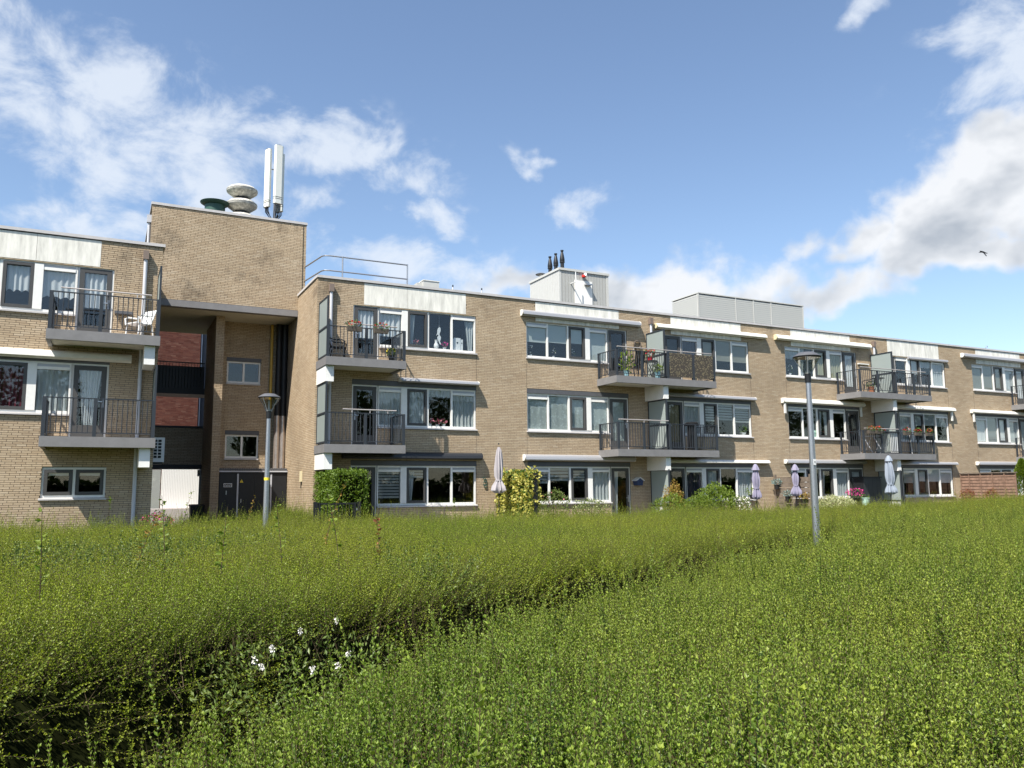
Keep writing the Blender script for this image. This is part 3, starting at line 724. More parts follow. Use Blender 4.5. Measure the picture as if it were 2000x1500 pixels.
# ------------------------------------------------------------------ left apartment building
YL = 25.30; cL = .93
left = thing('apartment_building', 'buff brick apartment block at the left edge with a white plastic chair on its balcony', 'building', (1.24, YL, 0))
holes = [(-1.50, .06, 1.38, 2.27)]
for f in (1, 2): holes += holes_for(cL, -1, ZS[f], ZH[f], ZD[f], f == 1)
holes.append((cL-5.16, cL-1.31, ZH[2]+.001, ROOF))
wall(left, 'x', YL, -8.2, 1.24, 0, ROOF, holes, n_single=300, seed=3)
LC = [None, ['T', 'g', 'w', 'w', ''], ['n.66', 'l.7', 'l.68', 'l.7', 'l']]
for f in (1, 2): unit_floor(left, YL, cL, -1, ZS[f], ZH[f], ZD[f], LC[f], lintel=f == 1)
window(left, YL, [(-1.50, -.72, True, False, 'p.10'), (-.72, .06, True, False, 'p.10')], 1.44, 2.265)
for a, d in ((cL-5.16, cL-2.90), (cL-2.90, cL-1.31)): box('fascia_panel', 'white_panel', left, a+.004, d-.004, YL-.006, YL+.10, ZH[2]+.012, ROOF-.012)
box('head_strip', 'coping_dark', left, cL-1.31, cL-.94, YL+.012, YL+.12, ZH[2]+.001, ZH[2]+.03)
m = MB(); m.box(-8.2, 1.30, YL-.045, YL+.25, ROOF+.02, ROOF+.105); m.box(1.10, 1.29, YL+.251, 29.83, ROOF+.02, ROOF+.105); m.obj('coping', 'coping', left)
box('coping_gap', 'coping_dark', left, -8.2, 1.235, YL-.012, YL+.16, ROOF+.001, ROOF+.019)
m = MB(); m.box(-8.2, 1.09, YL+.26, 29.8, 8.40, 8.60); m.obj('roof', 'roof_felt', left)
m = MB()
for z in (.06, 2.66, 5.46, 8.25): m.box(-8.1, 1.0, YL+.30, YL+3.4, z-.1, z+.1)
m.box(-8.1, 1.0, YL+3.4, YL+3.5, 0, 8.5); m.box(.98, 1.05, YL+.14, YL+3.4, .1, 8.4); m.box(-8.2, -8.1, YL+.1, YL+3.5, 0, 8.5); m.obj('interior_walls', 'interior', left)
m = MB(); m.box(1.10, 1.235, YL+.035, 36.0, 0, ROOF); m.obj('side_wall', 'mortar', left)
downpipe(left, .79, YL, .05, 8.32)
for zt in (5.84, 3.03):
    balcony(left, YL, -1.53, 1.21, zt, [-1.46, -.28, 1.14], [(-1.46, -1)], handrails=[(-1.25, .95)] if zt > 4 else [], screen=1.16, bracket=(.83, 1.10))
awning(left, YL, -4.8, .55, 5.22, 'white', .24, .22)

# ------------------------------------------------------------------ stair tower and the passage under it
YT = 29.85
tower = thing('stair_tower', 'tall blank buff brick stair tower bridging the passage between the two blocks', 'tower', (3.6, YT, 0))
wall(tower, 'x', YT, 1.05, 6.40, 8.22, 11.52, [], n_single=300, seed=4)
box('fascia', 'slab_grey', tower, 1.25, 6.15, YT-.03, YT+.25, 7.98, 8.21)
m = MB(); m.box(1.25, 6.15, YT+.26, 34.9, 7.985, 8.21); m.obj('soffit', 'soffit_paint', tower)
m = MB(); m.box(1.02, 6.43, YT-.03, YT+.2, 11.54, 11.63); m.box(1.02, 1.2, YT+.21, 36, 11.54, 11.63); m.box(6.25, 6.43, YT+.21, 36, 11.54, 11.63); m.obj('coping', 'coping', tower)
m = MB(); m.box(1.07, 1.2, YT+.04, 36, 8.3, 11.53); m.box(6.25, 6.38, YT+.04, 36, 8.3, 11.53); m.box(1.21, 6.24, YT+.25, 36, 11.1, 11.3); m.box(1.21, 6.24, 35.9, 36, 8.3, 11.53); m.obj('parapet_core', 'mortar', tower)
m = MB(); m.smooth = True; m.tube([(6.28, YT-.015, 8.3), (6.28, YT-.015, 11.62)], .008, 6); m.obj('lightning_cable', 'black_metal', tower)
m = MB(); m.smooth = True; m.tube([(.99, YT+.3, 8.8), (.99, YT+.3, 10.95)], .05, 10); m.box(.91, 1.06, YT+.22, YT+.38, 10.95, 11.22); m.obj('rain_pipe', 'pipe_grey', tower)
YR = 31.80
win_holes = [(3.97, 5.20, 5.58, 6.62), (4.00, 5.20, 2.74, 3.83)]
wall(tower, 'x', YR, 3.72, 6.155, 0, 7.98, win_holes, seed=5)
for (a, d, z0, z1) in win_holes:
    mid = (a+d)/2
    window(tower, YR, [(a, mid, False, False, ''), (mid, d, False, False, '')], z0+.06, z1-.15, sill_x=(a-.01, d+.01))
    box('lintel', 'lintel_grey', tower, a-.02, d+.02, YR-.004, YR+.12, z1-.149, z1)
box('stair_room', 'interior', tower, 3.75, 6.14, YR+2.6, YR+2.7, 0, 7.98)
YP = 30.81
wall(tower, 'x', YP, 3.42, 3.71, 0, 7.98, [], seed=6, name='pier')
wall(tower, 'y', 3.42, YP+.032, 33.9, 0, 7.98, [], seed=7, name='pier_side')
m = MB(); m.box(3.46, 3.70, YP+.04, 33.9, 0, 7.97); m.obj('pier_core', 'mortar', tower)
# roof things of the recess: pipes and ducts in the corner
tube('gas_pipe', 'yellow_pipe', tower, [(5.58, YR-.08, 2.45), (5.58, YR-.08, 7.97)], .055, 10)
for x in (5.83, 6.06 - .02):
    tube('flue_duct', 'black_paint', tower, [(x, YR-.25, 4.42), (x, YR-.25, 7.97)], .118, 14)
    tube('steel_duct', 'steel_duct', tower, [(x, YR-.25, 2.42), (x, YR-.25, 4.419)], [.112, .105], 14)
# service cupboard: black doors with a corrugated lid
cup = thing('service_cupboard', 'black metal service cupboard with white sign and yellow warning triangle in the recess', 'cupboard', (4.9, 31.2, 0))
box('carcass', 'black_paint', cup, 3.74, 6.145, 31.02, 31.70, 0, 2.26)
for (a, d) in ((3.76, 4.36), (4.44, 4.98), (4.985, 5.52), (5.61, 6.13)): box('door', 'black_paint', cup, a, d, 30.985, 31.018, .12, 2.22)
for a in (4.362, 5.542): box('edge_strip', 'pipe_grey', cup, a, a+.055, 30.97, 31.017, .12, 2.2)
m = MB()
for k in range(30): m.tube([(3.70+k*.0825, 30.93, 2.36), (3.70+k*.0825, 31.72, 2.36)], .045, 8)
m.obj('corrugated_lid', 'lintel_grey', cup); box('lid_trim', 'pipe_grey', cup, 3.70, 6.15, 30.93, 30.96, 2.262, 2.312)
for x, z in ((4.50, 1.15), (3.98, 1.45)): box('handle', 'galvanised', cup, x, x+.03, 30.95, 30.984, z, z+.14)
m = MB(); ring(m, 3.90, 4.19, 1.72, 1.85, .018, 30.978, 30.984)
for k in range(4): m.tube([(3.93+k*.06, 30.98, 1.755), (3.965+k*.06, 30.98, 1.815), (3.99+k*.06, 30.98, 1.755)], .008, 4)
m.obj('sign', 'plastic_white', cup)
m = MB(); m.v = [(4.46, 30.981, 1.88), (4.58, 30.981, 1.88), (4.52, 30.981, 2.0), (4.46, 30.984, 1.88), (4.58, 30.984, 1.88), (4.52, 30.984, 2.0)]; m.f = [(0, 1, 2), (5, 4, 3), (0, 3, 4, 1), (1, 4, 5, 2), (2, 5, 3, 0)]; m.obj('warning_triangle', 'paper_yellow', cup)
m = MB(); m.box(4.515, 4.525, 30.978, 30.980, 1.915, 1.965).box(4.515, 4.525, 30.978, 30.980, 1.895, 1.905); m.obj('triangle_mark', 'black_metal', cup)
# gallery across the passage
gal = thing('gallery_bridge', 'dark access gallery with black bar railing crossing the shaded passage', 'gallery', (2.4, 34.0, 5.3))
box('deck', 'black_paint', gal, 1.25, 3.95, 33.95, 35.2, 5.38, 5.62)
box('balustrade_panel', 'black_metal', gal, 1.25, 3.40, 34.06, 34.10, 5.63, 6.50)
box('top_rail', 'black_metal', gal, 1.25, 3.95, 34.02, 34.07, 6.62, 6.66)
for k in range(23):
    x = 1.3+k*.115; m = MB(); m.tube([(x, 34.04, 5.62), (x, 34.04, 6.62)], .011, 6); m.obj('baluster', 'black_metal', gal)
wall(gal, 'x', 34.2, 1.25, 3.9, 2.62, 4.06, [], seed=8)
box('wall_coping', 'black_paint', gal, 1.25, 3.9, 34.15, 34.4, 4.061, 4.14); box('lower_beam', 'black_paint', gal, 1.25, 3.95, 34.12, 34.45, 2.44, 2.619)
ent = thing('entrance_front', 'white corrugated panel with side glass above a concrete step at the end of the passage', 'entrance', (3.2, 41, 0))
m = MB()
for k in range(22): m.box(2.46+k*.072, 2.46+k*.072+.064, 40.95, 41.0, .80, 2.62)
m.box(2.45, 4.05, 41.01, 41.06, .80, 2.62); m.obj('white_panel', 'white_cladding', ent)
box('side_glass', 'glass', ent, 1.70, 2.41, 41.0, 41.01, .80, 2.62); box('glass_post', 'white_frame', ent, 2.411, 2.449, 40.97, 41.05, .80, 2.62); box('back_wall', 'clad_grey', ent, 1.2, 2.45, 42.4, 42.5, .0, 2.62)
box('step', 'step_concrete', ent, 1.5, 4.0, 40.2, 41.06, 0, .79); box('transom', 'white_frame', ent, 2.45, 4.0, 40.94, 41.02, 2.621, 2.66)
binb = thing('refuse_bin', 'black wheeled refuse bin standing by the white panel', 'bin', (3.3, 32.6, 0))
m = MB(); m.v = [(2.98, 32.35, .05), (3.36, 32.35, .05), (3.36, 32.8, .05), (2.98, 32.8, .05), (2.93, 32.3, 1.02), (3.41, 32.3, 1.02), (3.41, 32.85, 1.02), (2.93, 32.85, 1.02)]; m.f = [(0, 3, 2, 1), (4, 5, 6, 7), (0, 1, 5, 4), (1, 2, 6, 5), (2, 3, 7, 6), (3, 0, 4, 7)]; m.obj('tub', 'plastic_black', binb)
m = MB(); m.prism_x([(32.26, 1.025), (32.26, 1.06), (32.6, 1.10), (32.9, 1.06), (32.9, 1.025)], 2.91, 3.43); m.obj('lid', 'plastic_black', binb)
for x in (2.97, 3.33): tube('wheel', 'plastic_black', binb, [(x, 32.8, .1), (x+.04, 32.8, .1)], .1, 12)
ac = thing('air_conditioner', 'white air conditioner with grille fixed high on the passage wall', 'air conditioner', (1.45, 27.0, 2.5))
box('casing', 'plastic_white', ac, 1.25, 1.63, 26.95, 27.60, 2.48, 3.23)
for i in range(2):
    for j in range(6): box('grille_slot', 'black_metal', ac, 1.33+i*.12, 1.42+i*.12, 26.94, 26.949, 2.60+j*.098, 2.67+j*.098)
box('bracket', 'black_metal', ac, 1.25, 1.6, 27.0, 27.5, 2.42, 2.478)
wl = thing('wall_light', 'grey bulkhead light at the head of the white panel', 'light', (3.3, 34.0, 2.3)); box('housing', 'pipe_grey', wl, 3.29, 3.39, 33.95, 34.11, 2.16, 2.42); box('lens', 'lamp_glass', wl, 3.30, 3.38, 33.90, 33.949, 2.20, 2.38)
# red brick building behind
red = thing('red_brick_building', 'red brick building seen through the passage behind the gallery', 'building', (0, 44, 0))
wall(red, 'x', 44.0, -3.0, 4.15, 0, 10.8, [], 'red_brick', 'mortar_red', n_single=0, seed=9)
m = MB(); m.box(-3, 4.14, 44.05, 52, 0, 10.8); m.obj('core', 'mortar_red', red)
tube('downpipe', 'pipe_grey', red, [(4.22, 44.1, 0), (4.22, 44.1, 10.8)], .035, 8); box('end_wall', 'lintel_grey', red, 4.30, 5.2, 44.3, 50, 0, 10.8)
# meter box and cable on the side wall of the main block
mbx = thing('meter_box', 'cream cable box on the sunlit side wall of the main block', 'box', (6.1, 28.6, 1.9)); box('casing', 'awning_cream', mbx, 6.09, 6.157, 28.42, 28.56, 1.88, 2.25); tube('cable', 'black_metal', mbx, [(6.13, 28.49, 1.65), (6.13, 28.49, 1.879)], .012, 6)

# ------------------------------------------------------------------ on the roofs
gv = thing('roof_vent', 'dark green round ventilator with wide flat lid on the tower roof', 'vent', (3.3, 31.5, 11.3))
lathe('neck', 'green_vent', gv, [(.37, 0), (.37, 1.05)], (3.28, 31.5, 11.3), 28)
lathe('lid', 'green_vent', gv, [(.02, 1.05), (.40, 1.06), (.53, 1.14), (.54, 1.17), (.38, 1.18), (.02, 1.18)], (3.28, 31.5, 11.3), 32)
mu = thing('ventilation_stack', 'weathered white ventilation stack of three stacked discs on the tower roof', 'vent', (4.25, 31.5, 11.3))
for k in range(3):
    z = .50+k*.56
    lathe('disc', 'stone_white', mu, [(.25, z-.09), (.34, z-.07), (.55, z+.09), (.575, z+.12), (.575, z+.215), (.55, z+.225), (.47, z+.30), (.33, z+.34), (.26, z+.345)], (4.25, 31.5, 11.3), 32)
    lathe('seam_band', 'lintel_grey', mu, [(.578, z+.160), (.581, z+.163), (.581, z+.170), (.578, z+.173)], (4.25, 31.5, 11.3), 32)
lathe('core', 'black_metal', mu, [(.24, 0), (.24, 1.94), (.02, 1.95)], (4.25, 31.5, 11.3), 20)
an = thing('antenna_mast', 'cluster of three tall white phone antenna panels on a mast on the tower roof', 'antenna', (5.5, 31.5, 11.3))
tube('mast', 'galvanised', an, [(5.50, 31.55, 11.3), (5.50, 31.55, 15.0)], .055, 10)
for (dx, dy, ang, h) in ((-.29, .05, 200, 0), (.06, -.22, 280, .12), (.22, .22, 40, -.05)):
    cx, cyy = 5.50+dx, 31.55+dy; n = Vector((math.cos(rad(ang)), math.sin(rad(ang)), 0)); t = Vector((-n.y, n.x, 0))
    m = MB(); pr = [(-.16, -.06), (.16, -.06), (.17, .03), (.12, .08), (-.12, .08), (-.17, .03)]
    k = len(pr); z0, z1 = 12.62+h, 15.0+h
    for z in (z0, z1):
        for (a, b_) in pr: q = Vector((cx, cyy, z))+t*a+n*b_; m.v.append(tuple(q))
    for i in range(k): m.f.append((i, (i+1) % k, k+(i+1) % k, k+i))
    m.f += [tuple(range(k))[::-1], tuple(range(k, 2*k))]; m.obj('antenna_panel', 'antenna_white', an)
    for zb in (12.80+h, 12.87+h):
        m = MB()
        for z in (zb, zb+.018):
            for (a, b_) in pr: q = Vector((cx, cyy, z))+t*a*1.02+n*b_*1.04; m.v.append(tuple(q))
        for i in range(k): m.f.append((i, (i+1) % k, k+(i+1) % k, k+i))
        m.f += [tuple(range(k))[::-1], tuple(range(k, 2*k))]; m.obj('panel_band', 'black_metal', an)
    m = MB(); m.box(cx-.08, cx+.08, cyy-.06, cyy+.06, z1+.001, z1+.035); m.obj('panel_cap', 'galvanised', an)
    for j in range(5):
        a = Vector((cx, cyy, z0))+t*(-.11+.055*j); e = Vector((5.5+random.uniform(-.06, .06), 31.55+random.uniform(-.06, .06), 11.9))
        tube('cable', 'black_metal', an, [a, a+Vector((0, 0, -.16)), (a+e)/2+Vector((0, 0, -.05)), e, (e.x, e.y, 11.35)], .014, 5)
    tube('mount_arm', 'galvanised', an, [(cx, cyy, 14.2+h), (5.5, 31.55, 14.2+h)], .02, 6)
gr = thing('roof_guardrail', 'grey tube guardrail with two rails standing on the roof corner', 'guardrail', (8, 27.9, 8.6))
for x, y in ((7.31, 27.95), (9.76, 27.95), (6.34, 30.1)): tube('post', 'galvanised', gr, [(x, y, 8.6), (x, y, 9.93)], .026, 8)
for z in (9.90, 9.36): tube('rail', 'pipe_grey' if z < 9 else 'galvanised', gr, [(9.78, 27.95, z), (6.85, 27.95, z), (6.68, 28.0, z), (6.6, 28.15, z), (6.34, 30.1, z)], .026, 8)
wb = thing('roof_box', 'small pale ventilation box on the main roof behind the guardrail', 'vent', (10.6, 28.3, 8.6)); box('casing', 'clad_light', wb, 10.42, 11.05, 28.0, 28.8, 8.6, 9.40); box('casing_side', 'clad_light', wb, 10.22, 10.415, 28.15, 28.75, 8.6, 9.33); box('cap', 'awning_white', wb, 10.40, 11.07, 27.98, 28.82, 9.401, 9.43)
for i, x in enumerate((11.45, 12.65, 43.4)):
    o = thing('roof_pin', ['thin white-tipped pin on the roof edge nearer the guardrail', 'thin white-tipped pin on the roof edge farther from the guardrail', 'small hooked pipe on the roof edge at the far right'][i], 'pin', (x, 27.6, 8.6), None)
    if i < 2: tube('rod', 'plastic_white', o, [(x, 27.6, 8.6), (x, 27.6, 9.16)], .02, 6); tube('cap', 'black_metal', o, [(x, 27.6, 9.161), (x, 27.6, 9.24)], .025, 6)
    else: tube('rod', 'galvanised', o, [(x, 27.6, 8.6), (x, 27.6, 9.12), (x+.05, 27.6, 9.2), (x+.12, 27.6, 9.2), (x+.16, 27.6, 9.14)], .02, 6)
ph = thing('roof_plant_room', 'pale grey metal clad rooftop plant room with service door and three black flues', 'plant room', (18.4, 30.8, 8.6))
X0, X1, Y0, Y1, ZT = 17.22, 19.74, 29.5, 32.2, 10.98
m = MB(); m.box(X0+.03, X1-.03, Y0+.03, Y1-.03, 8.6, ZT-.01); m.obj('core', 'clad_grey', ph)
n = 17
for k in range(n):
    a = X0+(X1-X0)*k/n; box('cladding_strip', 'clad_grey', ph, a+.006, a+(X1-X0)/n-.006, Y0, Y0+.029, 8.6, ZT-.01)
n = 18
for k in range(n):
    a = Y0+(Y1-Y0)*k/n; box('cladding_strip', 'clad_light', ph, X0, X0+.029, a+.006, a+(Y1-Y0)/n-.006, 8.6, ZT-.01)  # paler than the front strips: sunlight on this side put into the colour
box('coping', 'clad_light', ph, X0-.04, X1+.05, Y0-.05, Y1+.05, ZT, ZT+.10); box('corner_trim', 'clad_light', ph, X1-.10, X1+.01, Y0-.012, Y0-.001, 8.6, ZT-.02); box('corner_trim', 'clad_light', ph, X0-.012, X0+.09, Y0-.013, Y0-.002, 8.6, ZT-.02)
d = MB().box(17.97, 18.86, Y0-.05, Y0-.013, 8.62, 10.60).obj('door', 'white_frame', ph); box('handle', 'black_metal', d, 18.07, 18.11, Y0-.11, Y0-.051, 8.95, 9.15)
m = MB(); m.smooth = True; m.tube([(17.80, Y0, 10.42), (17.80, Y0-.42, 10.42), (17.80, Y0-.42, 10.85)], .024, 8); m.obj('pipe_arm', 'plastic_white', ph)
m = MB(); m.box(18.45, 18.75, Y0-.25, Y0-.02, 10.40, 10.45); m.obj('door_lamp', 'galvanised', ph)
lathe('alarm_base', 'red_lamp', ph, [(.09, -.04), (.10, 0), (.09, .05)], (18.42, Y0-.09, 10.80), 12); lathe('alarm_light', 'plastic_white', ph, [(.07, 0), (.07, .10), (.05, .13)], (18.47, Y0-.14, 10.80), 12)
fl = thing('flue_group', 'row of three black flue pipes with conical tops rising from the rooftop plant room', 'flue', (17.6, 31, 10.9))
for (x, y, h) in ((17.85, 30.3, 1.24), (17.85, 30.87, 1.24), (17.85, 31.4, 1.24)):
    lathe('flue_pipe', 'black_metal', fl, [(.085, 0), (.085, .56), (.115, .57), (.115, .63), (.105, .64), (.115, .67), (.11, .75), (.065, 1.0), (.05, 1.04), (.05, 1.09), (.072, 1.10), (.072, 1.15), (.02, 1.16)], (x, y, 11.0), 16)
cw = thing('roof_cowl', 'flat dark mushroom cowl left of the black flues on the plant room', 'vent', (17.58, 31.8, 11.08)); lathe('pipe', 'clad_light', cw, [(.09, 0), (.09, .26)], (17.58, 31.8, 11.08), 12); lathe('cap', 'lintel_grey', cw, [(.04, .261), (.24, .27), (.25, .29), (.16, .33), (.02, .34)], (17.58, 31.8, 11.08), 20)
lv = thing('louvre_screen', 'long light grey louvred enclosure on the roof right of the plant room', 'enclosure', (28, 30, 8.6))
X0, X1, Y0, Y1, ZT = 24.82, 31.65, 29.5, 31.45, 10.72
m = MB(); m.box(X0+.05, X1-.05, Y0+.05, Y1, 8.6, ZT-.03); m.obj('core', 'clad_grey', lv)
z = 8.62; 
while z < ZT-.06:
    m = MB(); m.v = []; m.prism_x([(Y0+.045, z+.098), (Y0+.0035, z+.0975), (Y0-.003, z+.006), (Y0-.003, z)], X0+.02, X1-.02); m.obj('louvre_blade', 'louvre', lv)
    m = MB(); m.v = [(X0-.005, Y0+.03, z), (X0-.005, Y0+.03, z+.012), (X0+.0015, Y0+.03, z+.0975), (X0+.045, Y0+.03, z+.098), (X0-.005, Y1, z), (X0-.005, Y1, z+.012), (X0+.0015, Y1, z+.0975), (X0+.045, Y1, z+.098)]; m.f = [(0, 1, 2, 3), (7, 6, 5, 4), (0, 4, 5, 1), (1, 5, 6, 2), (2, 6, 7, 3), (3, 7, 4, 0)]; m.obj('louvre_blade', 'louvre', lv)
    z += .098
for x in (X0, 27.12, 28.26, 29.42, X1-.05): box('frame_post', 'clad_light', lv, x, x+.05, Y0-.02, Y0-.006, 8.6, ZT)
box('frame_post', 'clad_light', lv, X0-.02, X0-.006, Y0, Y0+.06, 8.6, ZT); box('top_trim', 'clad_light', lv, X0-.03, X1+.03, Y0-.03, Y1+.02, ZT, ZT+.05)

# ================================================================== street furniture
def lamp(x, y, top, label, tilt=0, band=None):
    t = thing('street_lamp', label, 'street lamp', (x, y, 0), 'street lamps in the shrub bed')
    tube('pole', 'galvanised', t, [(x, y, 0), (x, y, 1.2), (x, y, top-.62)], [.078, .072, .052], 16)
    tube('collar', 'black_metal', t, [(x, y, top-.66), (x, y, top-.47)], [.062, .070], 16)
    lathe('hood', 'lintel_grey', t, [(.278, 0), (.285, .012), (.27, .03), (.15, .10), (.04, .115), (.01, .12)], (x, y, top-.12), 32)
    lathe('hood_rim', 'black_metal', t, [(.26, -.012), (.28, -.012), (.287, .0), (.27, .004)], (x, y, top-.12), 32)
    lathe('bowl', 'lamp_glass', t, [(.075, 0), (.10, .06), (.15, .16), (.215, .25), (.268, .34)], (x, y, top-.475), 28)
    lathe('reflector', 'clad_light', t, [(.06, 0), (.03, .08), (.022, .30)], (x, y, top-.47), 14)
    for k in range(4):
        a = rad(45+90*k); tube('rib', 'pipe_grey', t, [(x+r*math.cos(a), y+r*math.sin(a), top-.475+z) for r, z in ((.078, 0), (.105, .06), (.155, .16), (.22, .25), (.27, .345))], .008, 6)
    if band: tube(band[0], band[1], t, [(x, y, band[2]), (x, y, band[2]+band[3])], band[4], 16)
    return t
lampR = lamp(13.12, 12.20, 4.40, 'tall street lamp with flared glass head standing in the dark gap on the right')
box('number_plate', 'plastic_white', lampR, 13.06, 13.13, 12.118, 12.125, 2.02, 2.14); box('plate_mark', 'black_metal', lampR, 13.085, 13.105, 12.114, 12.1175, 2.06, 2.10)
lamp(3.75, 21.46, 4.10, 'street lamp with flared glass head in front of the black cupboard doors', band=('paint_band', 'paper_yellow', 1.85, .07, .071))
gate = thing('garden_gate', 'low black bar gate half sunk in the shrubs before the trimmed hedge', 'gate', (6, 23.2, 0))
for x in (5.42, 6.68): box('post', 'black_metal', gate, x-.05, x+.05, 23.15, 23.25, 0, 1.25)
box('top_bar', 'black_metal', gate, 5.55, 6.56, 23.18, 23.22, 1.17, 1.22)
for k in range(10): x = 5.56+k*.105; box('bar', 'black_metal', gate, x-.01, x+.01, 23.19, 23.21, .15, 1.17)
for x in (5.52, 6.56): box('stile', 'black_metal', gate, x-.03, x+.03, 23.17, 23.23, .15, 1.23)
box('latch', 'galvanised', gate, 6.59, 6.63, 23.16, 23.2, 1.0, 1.06)

# parasols
def parasol(x, y, z0, top, fab, label, rb, rc=.16, droop=.62, cap=True, pole='plastic_black'):
    t = thing('parasol', label, 'parasol', (x, y, z0), 'closed garden parasols')
    tube('pole', pole, t, [(x, y, z0), (x, y, top-.1)], .022, 8)
    h = top-z0; ph_ = random.random()*6
    mod = lambda th, z: 1+.26*math.cos(8*th+ph_+z*.8)+.14*math.sin(3*th+z*3)
    lo = top-h*droop
    lathe('canopy', fab, t, [(rb*.35, lo-.10), (rb*.82, lo), (rb*.72, lo+.14), (rc*.55, lo+.36), (rc*.78, lo+.5), (rc*.86, lo+.75), (rc*.70, top-.45), (rc*.5, top-.22), (.03, top-.1)], (x, y, 0), 40, mod)
    if cap: lathe('cap', fab, t, [(.155, top-.26), (.13, top-.18), (.07, top-.05), (.02, top)], (x, y, 0), 24, lambda th, z: 1+.12*math.cos(6*th))
    tube('tie_strap', fab, t, [(x, y, lo+.33), (x, y, lo+.37)], rc*.80, 16)
    lathe('finial', pole, t, [(.02, top-.005), (.025, top+.02), (.005, top+.05)], (x, y, 0), 8)
    return t
parasol(12.27, 25.4, .1, 3.12, 'fabric_pale', 'closed off-white parasol beside the yellow ivy screen', .27, .15, .53, cap=False)
parasol(23.85, 25.2, .1, 2.50, 'fabric_lilac', 'closed lilac parasol left of the plank fence, by a hanging pot', .20, .15, .56)
parasol(26.05, 25.2, .1, 2.50, 'fabric_lilac', 'closed lilac parasol in front of the weathered plank fence', .25, .13, .52)
parasol(31.10, 24.6, .1, 2.90, 'fabric_blue', 'closed blue-grey parasol in front of the frosted garden screen', .27, .19, .58)

# fences
f1 = thing('plank_fence', 'weathered grey-brown fence of wide horizontal planks hung with flower pots', 'fence', (26.37, 25.7, 0))
for k in range(8): box('plank', 'wood_grey', f1, 26.36, 26.385+random.uniform(0, .01), 24.74, 26.74, .18+k*.225, .18+k*.225+.205)
for y in (24.72, 26.70): box('post', 'wood_grey', f1, 26.345, 26.43, y-.05, y+.04, 0, 2.08)
f2 = thing('panel_fence', 'brown wooden lap-panel privacy fence at right end of the gardens', 'fence', (39.06, 25.3, 0))
for k in range(13): 
    m = MB(); z = .15+k*.15; m.v = [(39.05, 23.9, z), (39.05, 26.72, z), (39.075, 26.72, z+.165), (39.075, 23.9, z+.165), (39.085, 23.9, z), (39.085, 26.72, z), (39.09, 26.72, z+.165), (39.09, 23.9, z+.165)]; m.f = [(0, 1, 2, 3), (7, 6, 5, 4), (0, 4, 5, 1), (1, 5, 6, 2), (2, 6, 7, 3), (3, 7, 4, 0)]; m.obj('lap_board', 'wood_brown', f2)
for y in (23.9, 24.45, 25.05, 25.65, 26.25, 26.70): box('batten', 'wood_brown', f2, 39.015, 39.049, y-.02, y+.02, .12, 2.12)
box('cap_rail', 'wood_grey', f2, 39.0, 39.13, 23.86, 26.74, 2.121, 2.17)
cab = thing('storage_cabinet', 'tall dark grey plastic garden cabinet beside the frosted screen', 'cabinet', (31.8, 26.3, 0))
box('carcass', 'plastic_black', cab, 31.22, 32.38, 26.12, 26.7, .04, 1.93)
for k in range(4): box('door_panel', 'awning_dark', cab, 31.23+k*.288, 31.23+k*.288+.28, 26.09, 26.118, .1, 1.9)
box('lid', 'plastic_black', cab, 31.19, 32.41, 26.06, 26.72, 1.931, 1.99)

# plants by the building
def plant(name, label, cat, loc, group=None): return thing(name, label, cat, loc, group)
h1 = plant('trimmed_hedge', 'tall boxy trimmed green hedge under the left balcony of the main block', 'hedge', (6.7, 25.3, 0))
P, Nn = box_pts(15000, 6.20, 7.15, 23.9, 26.65, .2, 2.13); P += Nn*rng.normal(0, .035, (len(P), 1)); leaf_cloud('foliage', 'hedge_leaf', h1, P, Nn*.6+np.array([0, 0, .5]), .070, .8)
box('inner_branches', 'shrub_core_shade', h1, 6.30, 7.05, 24.0, 26.55, .1, 2.02)
iv = plant('ivy_screen', 'yellow variegated ivy covering a garden screen by the off-white parasol', 'ivy', (13.0, 25.4, 0))
P, Nn = box_pts(5200, 12.86, 13.14, 24.12, 26.7, .3, 2.10); P += Nn*rng.normal(0, .06, (len(P), 1))+np.array([0, 0, 1])*(.10*np.sin(P[:, [1]]*6)*(P[:, [2]] > 1.9)); leaf_cloud('foliage', 'variegated_leaf', iv, P, Nn+np.array([0, 0, -.2]), .11, .9, .8)
P, Nn = box_pts(2600, 12.86, 13.14, 24.15, 26.7, .3, 2.16); leaf_cloud('green_foliage', 'green_leaf', iv, P, Nn, .10, .8, .8)
box('support_panel', 'black_metal', iv, 12.96, 13.05, 24.16, 26.7, 0, 2.02); box('support_post', 'black_metal', iv, 12.93, 13.06, 24.05, 24.15, 0, 2.1)
def bush(label, c, r, n, mat, size, name='garden_bush', cat='bush', flower=None, nf=0, half=False):
    t = plant(name, label, cat, (c[0], c[1], 0))
    P, v = blob_pts(n, c, r); P[:, 2] = np.maximum(P[:, 2], .08); leaf_cloud('foliage', mat, t, P, v*.5+np.array([0, 0, .7]), size, .7)
    m = MB()
    for k in range(7):
        a = rng.normal(0, .35, 2); m.tube([(c[0], c[1], .0), (c[0]+a[0]*r[0]*.5, c[1]+a[1]*r[1]*.5, c[2]*.6), (c[0]+a[0]*r[0]*1.4, c[1]+a[1]*r[1], c[2]+r[2]*.5)], [.018, .012, .006], 5)
    m.obj('branches', 'bark', t)
    if flower: P, v = blob_pts(nf, c, [q*1.06 for q in r]); P = P[P[:, 2] > c[2]-.1]; leaf_cloud('blossom', flower, t, P, v[:len(P)], .05, 1.0, .9)
    return t
bush('big loose light green bush in front of the right-hand ground floor windows', (21.6, 25.1, .85), (.85, .6, .80), 4400, 'bush_leaf', .085)
bush('low feathery green bush left of the big loose bush', (20.45, 24.8, .68), (.7, .5, .60), 3600, 'bush_leaf', .06)
